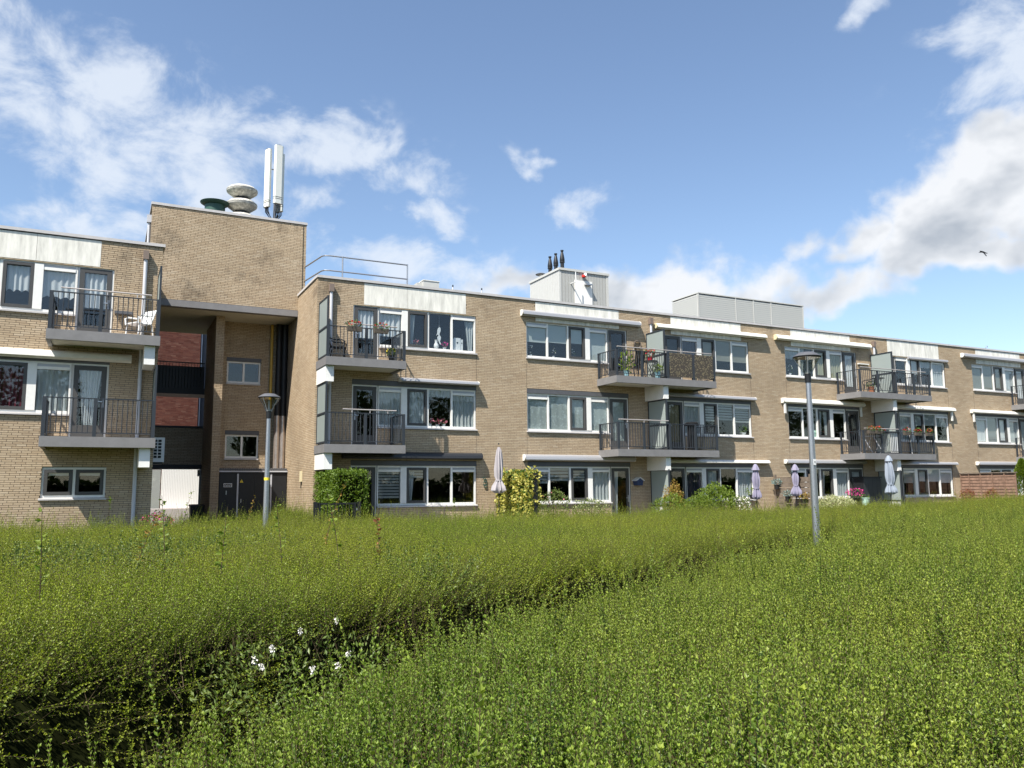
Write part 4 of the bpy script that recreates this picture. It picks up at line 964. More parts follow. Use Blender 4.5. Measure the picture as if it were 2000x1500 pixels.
bush('young bush with orange-tipped leaves beside the frosted screen', (19.55, 25.1, 1.0), (.38, .35, .72), 1500, 'orange_leaf', .07)
bush('yellow-green leafy bush right of the birdhouse', (19.0, 24.6, .72), (.75, .5, .55), 2600, 'bush_leaf', .07)
bush('bush covered in small white flowers beside the lilac parasol', (22.95, 25.2, .75), (.42, .4, .45), 1500, 'privet_leaf', .06, flower='petal_white', nf=700)
bush('rose bush with pink blooms under the striped blinds', (14.75, 25.9, .95), (.62, .35, .55), 1500, 'privet_leaf', .06, flower='petal_pink', nf=26, name='rose_bush', cat='rose')
bush('cream-flowered low plant at the foot of the curtained window', (16.1, 25.7, .75), (.75, .3, .42), 1300, 'privet_leaf', .06, flower='cream_leaf', nf=420)
bush('pale cream-leaved low plants behind the right lamp post', (28.0, 25.0, .70), (1.1, .5, .42), 2200, 'cream_leaf', .09)
bush('small rust-red shrub at the left of the lap-panel fence', (38.3, 25.9, 1.0), (.38, .3, .32), 900, 'rusty_leaf', .06)
bush('small rust-red shrub before the middle of the lap-panel fence', (38.6, 24.9, 1.0), (.30, .3, .34), 800, 'rusty_leaf', .06)
bush('magenta-flowered shrub by the left downpipe', (1.35, 24.6, .72), (.45, .3, .28), 900, 'privet_leaf', .05, flower='petal_magenta', nf=160)
co = plant('conifer', 'bright green cone-shaped conifer at the right edge', 'conifer', (40.5, 24.5, 0))
n = 7000; t_ = rng.random(n)**.6; a_ = rng.random(n)*2*PI; rr = (1-t_)**.8*.95*(.75+.25*rng.random(n)); 
P = np.stack([40.75+rr*np.cos(a_), 24.6+rr*np.sin(a_), .3+t_*2.5], 1); leaf_cloud('foliage', 'bush_leaf', co, P, np.stack([np.cos(a_), np.sin(a_), np.full(n, .8)], 1), .09, .4); tube('trunk', 'bark', co, [(40.75, 24.6, 0), (40.75, 24.6, 2.4)], [.06, .01], 6)

# pots, birdhouse, small things
def pot_plant(label, x, y, z, r, h, pot, leaf, flower=None, nf=0, hl=.25, spread=.18, group=None, name='potted_plant', cat='plant', n=160, size=.07):
    t = thing(name, label, cat, (x, y, z), group)
    lathe('pot', pot, t, [(r*.72, 0), (r, h), (r*1.06, h), (r*1.06, h*.9), (r*.9, h*.98)], (x, y, z), 16)
    P, v = blob_pts(n, (x, y, z+h+hl*.55), (spread, spread, hl*.65)); leaf_cloud('leaves', leaf, t, P, v+np.array([0, 0, .4]), size, .6)
    if flower: P, v = blob_pts(nf, (x, y, z+h+hl*.8), (spread*1.05, spread*1.05, hl*.5)); leaf_cloud('flowers', flower, t, P, v+np.array([0, 0, .5]), .055, .8, .95)
    return t
pot_plant('mint green pot beside the dark cabinet', 29.95, 25.0, .72, .19, .33, 'pot_mint', 'green_leaf', hl=.1, n=60)
pot_plant('black trough of purple and magenta flowers next to the mint pot', 29.6, 25.25, .85, .25, .2, 'pot_black', 'green_leaf', 'petal_magenta', 170, .3, .36)
pot_plant('black hanging pot with yellowish leaves on the brick wall by the lilac parasol', 24.85, 26.5, 1.05, .14, .17, 'pot_black', 'bush_leaf', hl=.25, spread=.26)
for i, (y, z, lab) in enumerate(((26.45, 1.45, 'upper black pot of pale blue-green succulents on the plank fence'), (25.85, .95, 'lower black pot of pale blue-green succulents on the plank fence'), (24.95, .85, 'black pot of yellowing leaves at the end of the plank fence'))):
    pot_plant(lab, 26.22, y, z, .12, .2, 'pot_black', 'blue_leaf' if i < 2 else 'orange_leaf', hl=.18, spread=.19, group='pots hung on the plank fence')
bh = thing('birdhouse', 'small dark blue birdhouse with white roof edge on the brick wall', 'birdhouse', (19.02, 26.7, 1.65))
m = MB(); pr = [(18.90, 1.66), (19.14, 1.66), (19.18, 1.84), (19.02, 1.95), (18.86, 1.84)]
for y in (26.50, 26.77): m.v += [(a, y, z) for a, z in pr]
m.f = [(0, 1, 2, 3, 4), (9, 8, 7, 6, 5)]+[(i, (i+1) % 5, 5+(i+1) % 5, 5+i) for i in range(5)]; m.obj('house', 'birdhouse_blue', bh)
for (a, b_) in (((18.82, 1.835), (19.02, 1.965)), ((19.02, 1.965), (19.22, 1.835))):
    m = MB(); m.v = [(a[0], 26.46, a[1]), (b_[0], 26.46, b_[1]), (b_[0], 26.775, b_[1]), (a[0], 26.775, a[1]), (a[0], 26.46, a[1]+.025), (b_[0], 26.46, b_[1]+.025), (b_[0], 26.775, b_[1]+.025), (a[0], 26.775, a[1]+.025)]; m.f = [(0, 3, 2, 1), (4, 5, 6, 7), (0, 1, 5, 4), (1, 2, 6, 5), (2, 3, 7, 6), (3, 0, 4, 7)]; m.obj('roof', 'plastic_white', bh)
tube('entrance_hole', 'black_metal', bh, [(19.02, 26.494, 1.80), (19.02, 26.499, 1.80)], .022, 10)
orn = thing('wall_ornament', 'dark leafy metal ornament on the brick wall left of the off-white parasol', 'ornament', (12.36, 26.7, 1.8))
for (x, z, r) in ((12.33, 1.96, .045), (12.38, 1.88, .05), (12.36, 1.76, .075), (12.38, 1.68, .06)):
    m = MB(); m.smooth = True; m.tube([(x+r*math.cos(a), 26.74, z+r*math.sin(a)) for a in [i*PI/5 for i in range(11)]], .012, 6); m.obj('leaf_loop', 'green_vent', orn)
wr = thing('wreath', 'round twig wreath hanging on the brick wall above the middle balcony', 'wreath', (19.24, 26.7, 7.36))
for j in range(5):
    m = MB(); m.smooth = True; m.tube([(19.24+(.16+.02*math.sin(a*3+j))*math.cos(a), 26.72-.02*math.cos(a*4+j*1.7), 7.36+(.16+.02*math.sin(a*3+j))*math.sin(a)) for a in [i*2*PI/24 for i in range(25)]], .022, 5); m.obj('twig_ring', 'wicker', wr)

# ------------------------------------------------------------------ things on the balconies
def flower_box(x, y, z, label, flower='petal_red', w=.5, group='flower boxes on the balcony rails'):
    t = thing('flower_box', label, 'flower box', (x, y, z), group)
    m = MB(); m.v = [(x-w/2+.02, y-.06, z), (x+w/2-.02, y-.06, z), (x+w/2-.02, y+.06, z), (x-w/2+.02, y+.06, z), (x-w/2, y-.08, z+.15), (x+w/2, y-.08, z+.15), (x+w/2, y+.08, z+.15), (x-w/2, y+.08, z+.15)]; m.f = [(0, 3, 2, 1), (4, 5, 6, 7), (0, 1, 5, 4), (1, 2, 6, 5), (2, 3, 7, 6), (3, 0, 4, 7)]; m.obj('trough', 'wicker', t)
    P, v = blob_pts(130, (x, y, z+.22), (w*.5, .10, .12)); leaf_cloud('leaves', 'green_leaf', t, P, v+np.array([0, 0, .4]), .06, .6)
    P, v = blob_pts(34, (x, y, z+.27), (w*.42, .09, .06)); leaf_cloud('flowers', flower, t, P, v+np.array([0, 0, .6]), .048, .7, .95)
    return t
RY = YM-1.38+.06
flower_box(7.05, RY-.13, 5.84+.86, 'flower box of red geraniums nearer the frosted screen on the upper left balcony')
flower_box(7.95, RY-.13, 5.84+.86, 'flower box of red geraniums nearer the open end of the upper left balcony')
for i, x in enumerate((31.0, 31.45)): flower_box(x, RY-.13, 3.03+.88, ['geranium box at the left end of the lower right balcony', 'geranium box second from the left end of the lower right balcony'][i], w=.4)
for i, x in enumerate((33.45, 34.20, 35.0)): flower_box(x, RY-.10, 3.03+.86, ['red geraniums just right of the middle post of the lower right balcony', 'red geraniums between the right-hand posts of the lower right balcony', 'red geraniums at the right end of the lower right balcony'][i], w=.42)
pot_plant('red geranium on a stand by the frosted screen of the lower right balcony', 32.55, 26.1, 3.78, .12, .18, 'pot_black', 'green_leaf', 'petal_red', 50, .25, .2)
def garden_chair(x, y, z, rz, mat, label, w=.54, back=.88):
    t = thing('garden_chair', label, 'chair', (x, y, z))
    R_ = Matrix.Rotation(rz, 3, 'Z')
    def T(p): q = R_ @ Vector(p); return (x+q.x, y+q.y, z+q.z)
    def pc(name, pts, r, n=6): tube(name, mat, t, [T(p) for p in pts], r, n)
    h = w/2
    for sx in (-1, 1):
        pc('leg', [(sx*h, -.24, 0), (sx*h*.95, -.20, .42)], .02); pc('leg', [(sx*h*.95, .28, 0), (sx*h*.9, .20, .42)], .02)
        pc('armrest', [(sx*h, -.24, .40), (sx*h*1.05, -.26, .58), (sx*h*1.08, -.18, .63), (sx*h*1.05, .10, .64), (sx*h*.95, .24, .70)], .024)
    m = MB(); n = 8; V = []
    def sheet(name, f, th=.02, slots=0):
        m = MB()
        for a in range(max(1, slots or 1)):
            pass
        cols = slots or 1
        for a in range(cols):
            u0 = -h*.9+2*h*.9*a/cols+(.012 if cols > 1 else 0); u1 = -h*.9+2*h*.9*(a+1)/cols-(.012 if cols > 1 else 0)
            b0 = len(m.v)
            for k in range(7):
                p, nn = f(k/6)
                for u in (u0, u1):
                    m.v.append(T((u, p[0], p[1]))); m.v.append(T((u, p[0]+nn[0]*th, p[1]+nn[1]*th)))
            for k in range(6):
                q = b0+k*4; m.f += [(q, q+2, q+6, q+4), (q+1, q+5, q+7, q+3), (q, q+4, q+5, q+1), (q+2, q+3, q+7, q+6)]
            m.f += [(b0, b0+1, b0+3, b0+2), (b0+24, b0+26, b0+27, b0+25)]
        m.obj(name, mat, t)
    sheet('seat', lambda s: ((-.24+s*.44, .43-.03*math.sin(s*PI)), (0, 1)))
    sheet('backrest', lambda s: ((.20+.12*s+.03*s*s, .44+s*(back-.44)), (1, -.25)), slots=5)
    return t
garden_chair(.70, 24.75, 5.85, rad(-55), 'plastic_white', 'white plastic garden chair on the top balcony of the left block')
garden_chair(6.72, 26.15, 5.85, rad(70), 'plastic_black', 'black garden chair behind the frosted screen on the upper left balcony')
garden_chair(18.75, 26.2, 5.85, rad(180), 'plastic_black', 'dark high-backed chair on the middle top balcony', back=1.1)
garden_chair(32.1, 26.1, 5.85, rad(200), 'plastic_black', 'dark chair beside the screen on the right top balcony')
def bistro(x, y, z, label):
    t = thing('bistro_table', label, 'table', (x, y, z))
    lathe('table_top', 'plastic_black', t, [(.28, .70), (.30, .705), (.30, .73), (.28, .735)], (x, y, z), 24)
    for a in (30, 150, 210, 330): tube('leg', 'plastic_black', t, [(x+.24*math.cos(rad(a)), y+.24*math.sin(rad(a)), z), (x-.20*math.cos(rad(a)), y+.1*math.sin(rad(a)), z+.70)], .012, 6)
bistro(19.28, 25.95, 5.85, 'small black folding table with red flowers on the middle top balcony')
pot_plant('red and pink flowers on the small black folding table', 19.28, 25.95, 6.59, .13, .14, 'petal_red', 'green_leaf', 'petal_red', 70, .24, .2)
pot_plant('blue pot with a yucca at the left of the middle top balcony', 17.95, 25.7, 5.85, .12, .24, 'pot_blue', 'bush_leaf', hl=.55, spread=.22, n=90, size=.16)
pot_plant('blue pot with a small bush beside the screen of the middle top balcony', 19.35, 25.58, 5.85, .13, .24, 'pot_blue', 'bush_leaf', hl=.25, spread=.2)
pot_plant('yellow-flowered pot at the right end of the upper left balcony', 8.45, 25.75, 5.85, .11, .2, 'pot_black', 'green_leaf', 'paper_yellow', 25, .2, .13)
bistro(32.3, 25.85, 5.85, 'small dark table on the right top balcony')
pot_plant('orange pot on the floor of the right top balcony', 31.72, 25.75, 5.85, .14, .28, 'terracotta', 'green_leaf', hl=.16, n=60)
# woven privacy mats tied to the right half of the middle top balcony rail
for i, (a, d) in enumerate(((19.83, 20.96), (21.08, 22.05))):
    t = thing('woven_screen', ['black and straw woven privacy mat tied to the balcony rail, left of two', 'black and straw woven privacy mat tied to the balcony rail, right of two'][i], 'privacy screen', (a, 25.3, 5.9))
    m = MB(); m2 = MB(); nx = int((d-a)/.045); nz = 20
    for k in range(nx):
        for j in range(nz):
            x = a+k*.045; z = 5.93+j*.048; o_ = .012 if (k+j) % 2 else 0
            (m if random.random() < .72 else m2).box(x+.003, x+.040, RY-.045-o_, RY-.037-o_, z+.004, z+.040)
    struct(m.obj('dark_weave', 'wicker', t), 'stuff'); struct(m2.obj('straw_weave', 'curtain_beige', t), 'stuff'); box('backing', 'awning_dark', t, a, d, RY-.036, RY-.032, 5.93, 6.88)
# clothes rack and folded slatted chair on the lower right balcony
ck = thing('slatted_chair', 'white slatted folding chair leaning on the lower right balcony rail', 'chair', (32.7, 25.7, 3.04))
for k in range(4): box('slat', 'plastic_white', ck, 32.50+k*.13, 32.58+k*.13, 25.52, 25.54, 3.08, 3.98)
for z in (3.12, 3.9): box('rail', 'plastic_white', ck, 32.49, 32.98, 25.541, 25.56, z, z+.04)
for x in (32.2, 32.35): tube('leg', 'plastic_white', ck, [(x, 25.9, 3.04), (x+.3, 25.6, 3.75)], .014, 6)
dr = thing('drying_rack', 'dark folding drying rack on the lower right balcony', 'rack', (31.9, 25.9, 3.04))
for x in (31.5, 32.2): tube('leg', 'galvanised', dr, [(x, 25.7, 3.04), (x, 26.2, 3.85)], .012, 6); tube('leg', 'galvanised', dr, [(x, 26.2, 3.04), (x, 25.7, 3.85)], .012, 6)
for k in range(6): tube('bar', 'galvanised', dr, [(31.48, 25.7+k*.1, 3.85), (32.22, 25.7+k*.1, 3.85)], .007, 5)
pk = thing('parasol_pole', 'thin white pole leaning on the rail of the lower right balcony', 'pole', (34.0, 25.6, 3.04)); tube('shaft', 'plastic_white', pk, [(34.05, 25.62, 3.05), (33.85, 25.55, 4.15)], .022, 8); lathe('knob', 'plastic_white', pk, [(.02, 0), (.05, .03), (.04, .09), (.01, .1)], (33.85, 25.55, 4.14), 10)
bq = thing('barbecue', 'black covered barbecue lid on the middle lower balcony', 'barbecue', (21.05, 25.9, 3.04)); lathe('lid', 'plastic_black', bq, [(.26, .98), (.27, 1.0), (.27, 1.10), (.22, 1.13), (.02, 1.14)], (21.1, 25.75, 3.04), 20)
box('body', 'plastic_black', bq, 20.95, 21.25, 25.65, 25.9, 3.06, 4.02)
sh = thing('wall_shelf', 'small grey shelf with hooks on the brick beside the left top balcony door', 'shelf', (.25, 25.2, 6.6)); box('board', 'lintel_grey', sh, .05, .50, 25.10, 25.295, 6.62, 6.70); 
for k in range(3): tube('hook', 'galvanised', sh, [(.14+k*.12, 25.2, 6.62), (.14+k*.12, 25.2, 6.45)], .006, 5)

# ------------------------------------------------------------------ on the window sills
pa = thing('parrot_ornament', 'white parrot silhouette ornament hanging in the top left window of the main block', 'ornament', (10.62, 26.95, 7.0))
m = MB(); pts = [(-.02, .27), (.03, .31), (.07, .28), (.08, .2), (.06, .12), (.03, .05), (.05, 0), (.09, -.05), (.08, -.15), (.05, -.2), (.09, -.32), (.05, -.33), (0, -.22), (-.04, -.14), (-.05, -.06), (0, 0), (-.03, .04), (-.09, -.02), (-.05, .08), (-.05, .18)]
k = len(pts)
for y in (26.94, 26.95): m.v += [(10.62+a, y, 7.12+b_) for a, b_ in pts]
m.f = [tuple(range(k)), tuple(range(2*k-1, k-1, -1))]+[(i, (i+1) % k, k+(i+1) % k, k+i) for i in range(k)]; m.obj('silhouette', 'plastic_white', pa)
tube('cord', 'plastic_white', pa, [(10.64, 26.945, 7.42), (10.64, 26.945, 7.88)], .003, 4)
ln = thing('wooden_lantern', 'white wooden lantern box with heart cut-outs on the top left window sill', 'lantern', (11.35, 27.0, 6.62))
box('front', 'plastic_white', ln, 11.22, 11.48, 26.93, 26.95, 6.62, 7.08); 
for (a, d) in ((11.12, 11.215), (11.485, 11.58)): box('wing', 'plastic_white', ln, a, d, 26.95, 26.97, 6.62, 7.04)
for (x, r) in ((11.35, .035), (11.165, .02), (11.535, .02)):
    m = MB(); P_ = [(x, -r*1.1), (x+r, r*.1), (x+r*.9, r*.8), (x+r*.4, r), (x, r*.55), (x-r*.4, r), (x-r*.9, r*.8), (x-r, r*.1)]
    for y in (26.922, 26.929): m.v += [(a, y+(.02 if r < .03 else 0), 6.90+b_) for a, b_ in P_]
    m.f = [tuple(range(8)), tuple(range(15, 7, -1))]+[(i, (i+1) % 8, 8+(i+1) % 8, 8+i) for i in range(8)]; m.obj('heart', 'black_metal', ln)
vz = thing('white_vase', 'pale curvy vase on the top left window sill beside the pink flowers', 'vase', (10.55, 27, 6.6)); lathe('body', 'plastic_white', vz, [(.05, 0), (.10, .08), (.09, .16), (.045, .24), (.06, .32), (.07, .34)], (10.55, 27.0, 6.62), 16)
for (x, z, fl_, lab) in ((10.88, 6.62, 'petal_magenta', 'magenta flowers on the top left window sill beside the vase'), (9.78, 6.64, 'petal_pink', 'faint pink flowers behind the dark sash of the top left window'), (10.32, 3.82, 'petal_pink', 'pink flowers at the left of the middle-floor window sill'), (10.62, 3.80, 'petal_pink', 'small pink flowers between two bigger pots on the middle-floor sill'), (10.86, 3.82, 'petal_pink', 'pink flowers at the right of the dark middle-floor pane')):
    pot_plant(lab, x, 27.02, z, .07, .08, 'plastic_white', 'green_leaf', fl_, 36, .14, .10, n=40, size=.05, name='sill_plant')
pot_plant('green plant in a white bowl on the middle-floor window sill of the third flat', 24.95, 27.02, 3.82, .14, .10, 'plastic_white', 'green_leaf', hl=.25, spread=.16, name='sill_plant')
pot_plant('white orchid behind the top-floor window nearest the right lamp', 27.95, 27.02, 6.62, .06, .1, 'plastic_white', 'green_leaf', 'petal_white', 14, .3, .1, n=24, name='sill_plant')
for i, (x, z) in enumerate(((14.45, 6.62), (15.45, 6.62), (16.3, 6.62))):
    pot_plant(['small white blossoms in the leftmost pane under the pleated blind', 'twiggy plant in the second pane under the pleated blind', 'white ornament in the dark sash under the pleated blind'][i], x, 27.02, z, .05, .07, 'plastic_white', 'privet_leaf', 'petal_white', 8, .28, .08, n=14, size=.05, name='sill_plant')
lh = thing('lantern', 'small grey house lantern on the middle-floor sill behind the right lamp post', 'lantern', (29.25, 27.0, 3.82)); box('body', 'pot_mint', lh, 29.14, 29.34, 26.94, 27.06, 3.82, 4.02); m = MB(); m.prism_x([(26.92, 4.021), (27.0, 4.13), (27.08, 4.021)], 29.11, 29.37); m.obj('roof', 'pot_mint', lh)

# ------------------------------------------------------------------ a bird
bd = thing('bird', 'small black bird flying against the clouds at the right', 'bird', (49.2, 30.9, 16.2))
m = MB(); m.smooth = True; m.tube([(48.95, 31.0, 16.27), (49.05, 31.0, 16.26), (49.2, 30.95, 16.22), (49.38, 30.9, 16.17), (49.5, 30.86, 16.15)], [.008, .04, .055, .035, .02], 8); m.obj('body', 'feather', bd)
for q in ([(49.1, 30.95, 16.24), (49.28, 30.92, 16.2), (49.24, 30.75, 15.92), (49.14, 30.72, 15.86)], [(49.1, 30.98, 16.25), (49.26, 30.95, 16.22), (49.52, 31.25, 16.30), (49.46, 31.4, 16.33)]):
    m = MB(); m.v = list(q)+[(a, b_, c_+.012) for a, b_, c_ in q]; m.f = [(0, 1, 2, 3), (7, 6, 5, 4), (0, 4, 5, 1), (1, 5, 6, 2), (2, 6, 7, 3), (3, 7, 4, 0)]; m.obj('wing', 'feather', bd)

# ================================================================== trees across the street (seen only in the window panes)
def tree(x, y, h, label):
    t = thing('tree', label, 'tree', (x, y, 0), 'trees across the street mirrored in the windows')
    m = MB(); m.smooth = True; m.tube([(x, y, 0), (x+.1, y, h*.3), (x, y+.1, h*.65)], [.26, .2, .08], 8)
    for k in range(6):
        a = k*1.1; m.tube([(x, y, h*(.3+.05*k)), (x+math.cos(a)*h*.12, y+math.sin(a)*h*.12, h*(.45+.06*k)), (x+math.cos(a)*h*.22, y+math.sin(a)*h*.22, h*(.55+.06*k))], [.09, .06, .02], 5)
    m.obj('trunk', 'bark', t)
    Ps, Vs = [], []
    for k in range(9):
        c = (x+rng.normal(0, h*.13), y+rng.normal(0, h*.12), h*(.42+.055*k)+rng.normal(0, .3)); r = h*rng.uniform(.13, .2)
        P, v = blob_pts(420, c, (r, r, r*.8), .55); Ps.append(P); Vs.append(v)
    leaf_cloud('crown', 'tree_leaf', t, np.concatenate(Ps), np.concatenate(Vs), .42, .8, .7)
for i, (x, y, h) in enumerate(((-18, -29, 12), (-6, -31, 13), (6, -30, 12), (15, -27, 13.5), (25, -31, 12.5), (35, -28, 14), (46, -30, 13), (57, -28, 14), (69, -31, 13.5), (82, -28, 14), (96, -31, 14.5), (111, -29, 14))):
    tree(x, y, h, 'dark broadleaf tree across the street, reflected in the windows')

hr = thing('added_hedge', 'long unseen hedge across the street, added to darken the lower panes', 'hedge', (40, -34, 0))  # out of view; added so the lower panes mirror something dark
P, Nn = box_pts(26000, -60, 140, -36, -33, 0, 2.6); P[:, 2] += .5*np.sin(P[:, 0]*.7)+.3*np.sin(P[:, 0]*2.3); leaf_cloud('foliage', 'tree_leaf', hr, P, Nn+np.array([0, .6, .3]), .5, .7, .7); box('inner_branches', 'shrub_core_shade', hr, -60, 140, -35.7, -33.4, 0, 2.2)
# ================================================================== the shrub bed
TR = [(-2.2, 2.7), (-1.1, 3.25), (-.25, 3.85), (.5, 4.45), (1.75, 5.35), (3.5, 6.35), (6.4, 8.05), (10.0, 10.25), (12.4, 11.75), (13.3, 12.3)]
TW = [1.2, 1.1, 1.0, .88, .76, .74, .85, 1.05, 1.3, 1.1]
def vnoise(x, y, s, seed=0):
    xi = np.floor(x*s); yi = np.floor(y*s); fx = x*s-xi; fy = y*s-yi; fx = fx*fx*(3-2*fx); fy = fy*fy*(3-2*fy)
    def h(a, b): q = np.sin(a*127.1+b*311.7+seed*74.7)*43758.5453; return q-np.floor(q)
    return (h(xi, yi)*(1-fx)+h(xi+1, yi)*fx)*(1-fy)+(h(xi, yi+1)*(1-fx)+h(xi+1, yi+1)*fx)*fy
def trench(x, y):
    best = np.full(x.shape, 1e9); wid = np.ones(x.shape); side = np.zeros(x.shape)
    for i in range(len(TR)-1):
        ax, ay = TR[i]; bx, by = TR[i+1]; dx, dy = bx-ax, by-ay; L2 = dx*dx+dy*dy
        t = np.clip(((x-ax)*dx+(y-ay)*dy)/L2, 0, 1); d = np.hypot(x-(ax+t*dx), y-(ay+t*dy))
        sd = np.sign(dx*(y-ay)-dy*(x-ax)); w = TW[i]*(1-t)+TW[i+1]*t
        q = d < best; best = np.where(q, d, best); wid = np.where(q, w, wid); side = np.where(q, sd, side)
    return best, wid, side
def H(x, y):
    d, w, side = trench(x, y)
    w = w*(.75+.5*vnoise(x, y, 1.1, 3))
    base = .82+.10*(vnoise(x, y, .28, 1)-.5)+.10*(vnoise(x, y, .9, 2)-.5)+.05*(vnoise(x, y, 2.6, 5)-.5)
    base = base+.30*np.clip((x-26)/14, 0, 1)*np.clip((y-8)/10, 0, 1)          # the bed climbs towards the right
    base = base-.20*np.clip((np.hypot(x, y)-9)/12, 0, 1)
    base = base+.30*np.exp(-((x-5.2)/1.3)**2-((y-25.6)/2.0)**2)               # mound before the recess
    base = base-.13*(side < 0)*np.clip(1-d/2.2, 0, 1)+.04*(side > 0)*np.clip(1-d/2.0, 0, 1)
    dep = np.clip(1-(d/np.maximum(w, .05))**3, 0, 1)
    return base-.85*dep
def y_edge(x):      # far edge of the bed
    return np.where(x < 2.2, 24.7, np.where(x < 6.0, 28.4-.8*np.abs(x-4.6)*.6, 24.0+.25*np.sin(x*.7)))
def inview(x, y, m=.10):
    a = np.arctan2(x, y)-YAW; return (np.abs(a) < .585+m)
def sprig_tuft(name, n_sprig, radius, zb, lmin, lmax, tall, spacing, leaf, mat, arch, seed, wide=.30, first=.38):
    """a clump of leafy shoots; most tips end near local z = 0, a few stand taller"""
    r = np.random.default_rng(seed); V = []; F = []; TIP = []
    for _ in range(n_sprig):
        a = r.random()*2*PI; rr = radius*math.sqrt(r.random()); b = np.array([rr*math.cos(a), rr*math.sin(a), zb*r.uniform(.85, 1.1)])
        L_ = r.uniform(lmin, lmax)
        if r.random() < tall: L_ += r.uniform(.06, .22)
        bare = r.random() < .06
        az = r.random()*2*PI; tilt = r.uniform(.02, .22)+arch*r.uniform(.05, .4)
        d = np.array([math.cos(az)*math.sin(tilt), math.sin(az)*math.sin(tilt), math.cos(tilt)]); bend = arch*r.uniform(.3, 1.0)
        pts = []; p = b.copy(); k = 7
        for j in range(k+1):
            pts.append(p.copy()); d = d+np.array([math.cos(az), math.sin(az), -.35])*bend*.10; d /= np.linalg.norm(d); p = p+d*L_/k
        pts = np.array(pts); base = len(V)
        for j, q in enumerate(pts):
            w = .0019*(1-.7*j/k)
            for t in range(3): V.append(q+w*np.array([math.cos(t*2.094), math.sin(t*2.094), 0])); TIP.append(-1)
        for j in range(k):
            for t in range(3): F.append((base+j*3+t, base+j*3+(t+1) % 3, base+j*3+3+(t+1) % 3)); F.append((base+j*3+t, base+j*3+3+(t+1) % 3, base+j*3+3+t))
        if bare: continue
        nodes = max(4, int(L_*(1-first)/spacing)); fresh = r.uniform(.35, 1.0)
        for i in range(nodes+1):
            s = first+(1-first)*i/nodes; f = s*k; j = min(int(f), k-1); q = pts[j]*(1-(f-j))+pts[j+1]*(f-j); dd = pts[j+1]-pts[j]; dd /= np.linalg.norm(dd)
            ph_ = i*1.57+r.uniform(-.4, .4)
            e1 = np.cross(dd, [0.3, 0.2, 1.0]); e1 /= np.linalg.norm(e1)+1e-9; e2 = np.cross(dd, e1)
            tipness = max(0.0, (s-.60)/.40)**1.3
            for sg in ((0, PI) if i < nodes else (0, PI/2, PI, 1.5*PI)):
                if r.random() < .05: continue
                o = math.cos(ph_+sg)*e1+math.sin(ph_+sg)*e2
                lift = .62+.45*tipness+r.uniform(-.25, .25)
                ld = o*math.cos(lift)+dd*math.sin(lift); ld /= np.linalg.norm(ld); sd = np.cross(ld, dd); sd /= np.linalg.norm(sd)+1e-9; nn = np.cross(sd, ld)
                l = leaf*r.uniform(.75, 1.2)*(1-.30*tipness); w = l*wide; n0 = len(V)
                V += [q, q+ld*l*.5+sd*w+nn*w*.35, q+ld*l, q+ld*l*.5-sd*w+nn*w*.35]; TIP += [tipness*fresh*r.uniform(.6, 1)]*4
                F += [(n0, n0+1, n0+2), (n0, n0+2, n0+3)]
    V = np.array(V, np.float32); F = np.array(F, np.int32); TIP = np.array(TIP, np.float32)
    me = bpy.data.meshes.new(name); me.vertices.add(len(V)); me.vertices.foreach_set('co', V.ravel())
    me.loops.add(F.size); me.loops.foreach_set('vertex_index', F.ravel()); me.polygons.add(len(F))
    me.polygons.foreach_set('loop_start', np.arange(0, F.size, 3, dtype=np.int32)); me.polygons.foreach_set('loop_total', np.full(len(F), 3, np.int32))
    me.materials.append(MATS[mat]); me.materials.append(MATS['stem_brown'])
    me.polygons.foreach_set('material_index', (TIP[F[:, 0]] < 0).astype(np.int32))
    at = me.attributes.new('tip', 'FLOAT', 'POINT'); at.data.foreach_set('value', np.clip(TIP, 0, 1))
    me.update(calc_edges=True); me.validate(); me.shade_flat()
    return bpy.data.objects.new(name, me)
srcs = []
for k in range(6): srcs.append(sprig_tuft('a_near_tuft', 15, .17, -.36, .27, .40, .16, .0155, .0195, 'shrub_leaf', .10, 100+k))
for k in range(5): srcs.append(sprig_tuft('b_fine_tuft', 15, .20, -.46, .40, .58, .15, .020, .0170, 'shrub_fine', .75, 200+k, .26))
for k in range(3): srcs.append(sprig_tuft('d_leggy_tuft', 5, .15, -.36, .46, .60, .3, .019, .021, 'shrub_leaf', .22, 400+k))
for k in range(3): srcs.append(sprig_tuft('c_weed_tuft', 6, .16, -.36, .28, .46, .3, .032, .040, 'privet_leaf', .35, 300+k, .22))
tuft_col = bpy.data.collections.new('tufts')
for o in srcs: tuft_col.objects.link(o)
# scatter points: cells whose size grows with distance
PX, PY, SC, IX = [], [], [], []
def scatter(r0, r1, dens, sc):
    n = int(dens*(r1*r1-r0*r0)*.5*1.5)
    a = YAW+rng.uniform(-.70, .70, n); r = np.sqrt(rng.uniform(r0*r0, r1*r1, n)); x = r*np.sin(a); y = r*np.cos(a)
    k = (y < y_edge(x)) & (y > .9) & (x < 46)
    x, y = x[k], y[k]; n = len(x)
    PX.append(x); PY.append(y); SC.append(np.full(n, sc)*rng.uniform(.8, 1.2, n))
scatter(1.3, 4.5, 80, .95); scatter(4.5, 8, 64, 1.08); scatter(8, 14, 44, 1.2); scatter(14, 22, 34, 1.35); scatter(22, 47, 24, 1.5)
PX = np.concatenate(PX); PY = np.concatenate(PY); SC = np.concatenate(SC)
d_, w_, s_ = trench(PX, PY); keep = d_ > w_*(.52+.36*vnoise(PX, PY, 2.2, 4)); PX, PY, SC = PX[keep], PY[keep], SC[keep]; n = len(PX)
d_, w_, s_ = trench(PX, PY)
e = .12; HX = (H(PX+e, PY)-H(PX-e, PY))/(2*e); HY = (H(PX, PY+e)-H(PX, PY-e))/(2*e)
PZ = H(PX, PY)
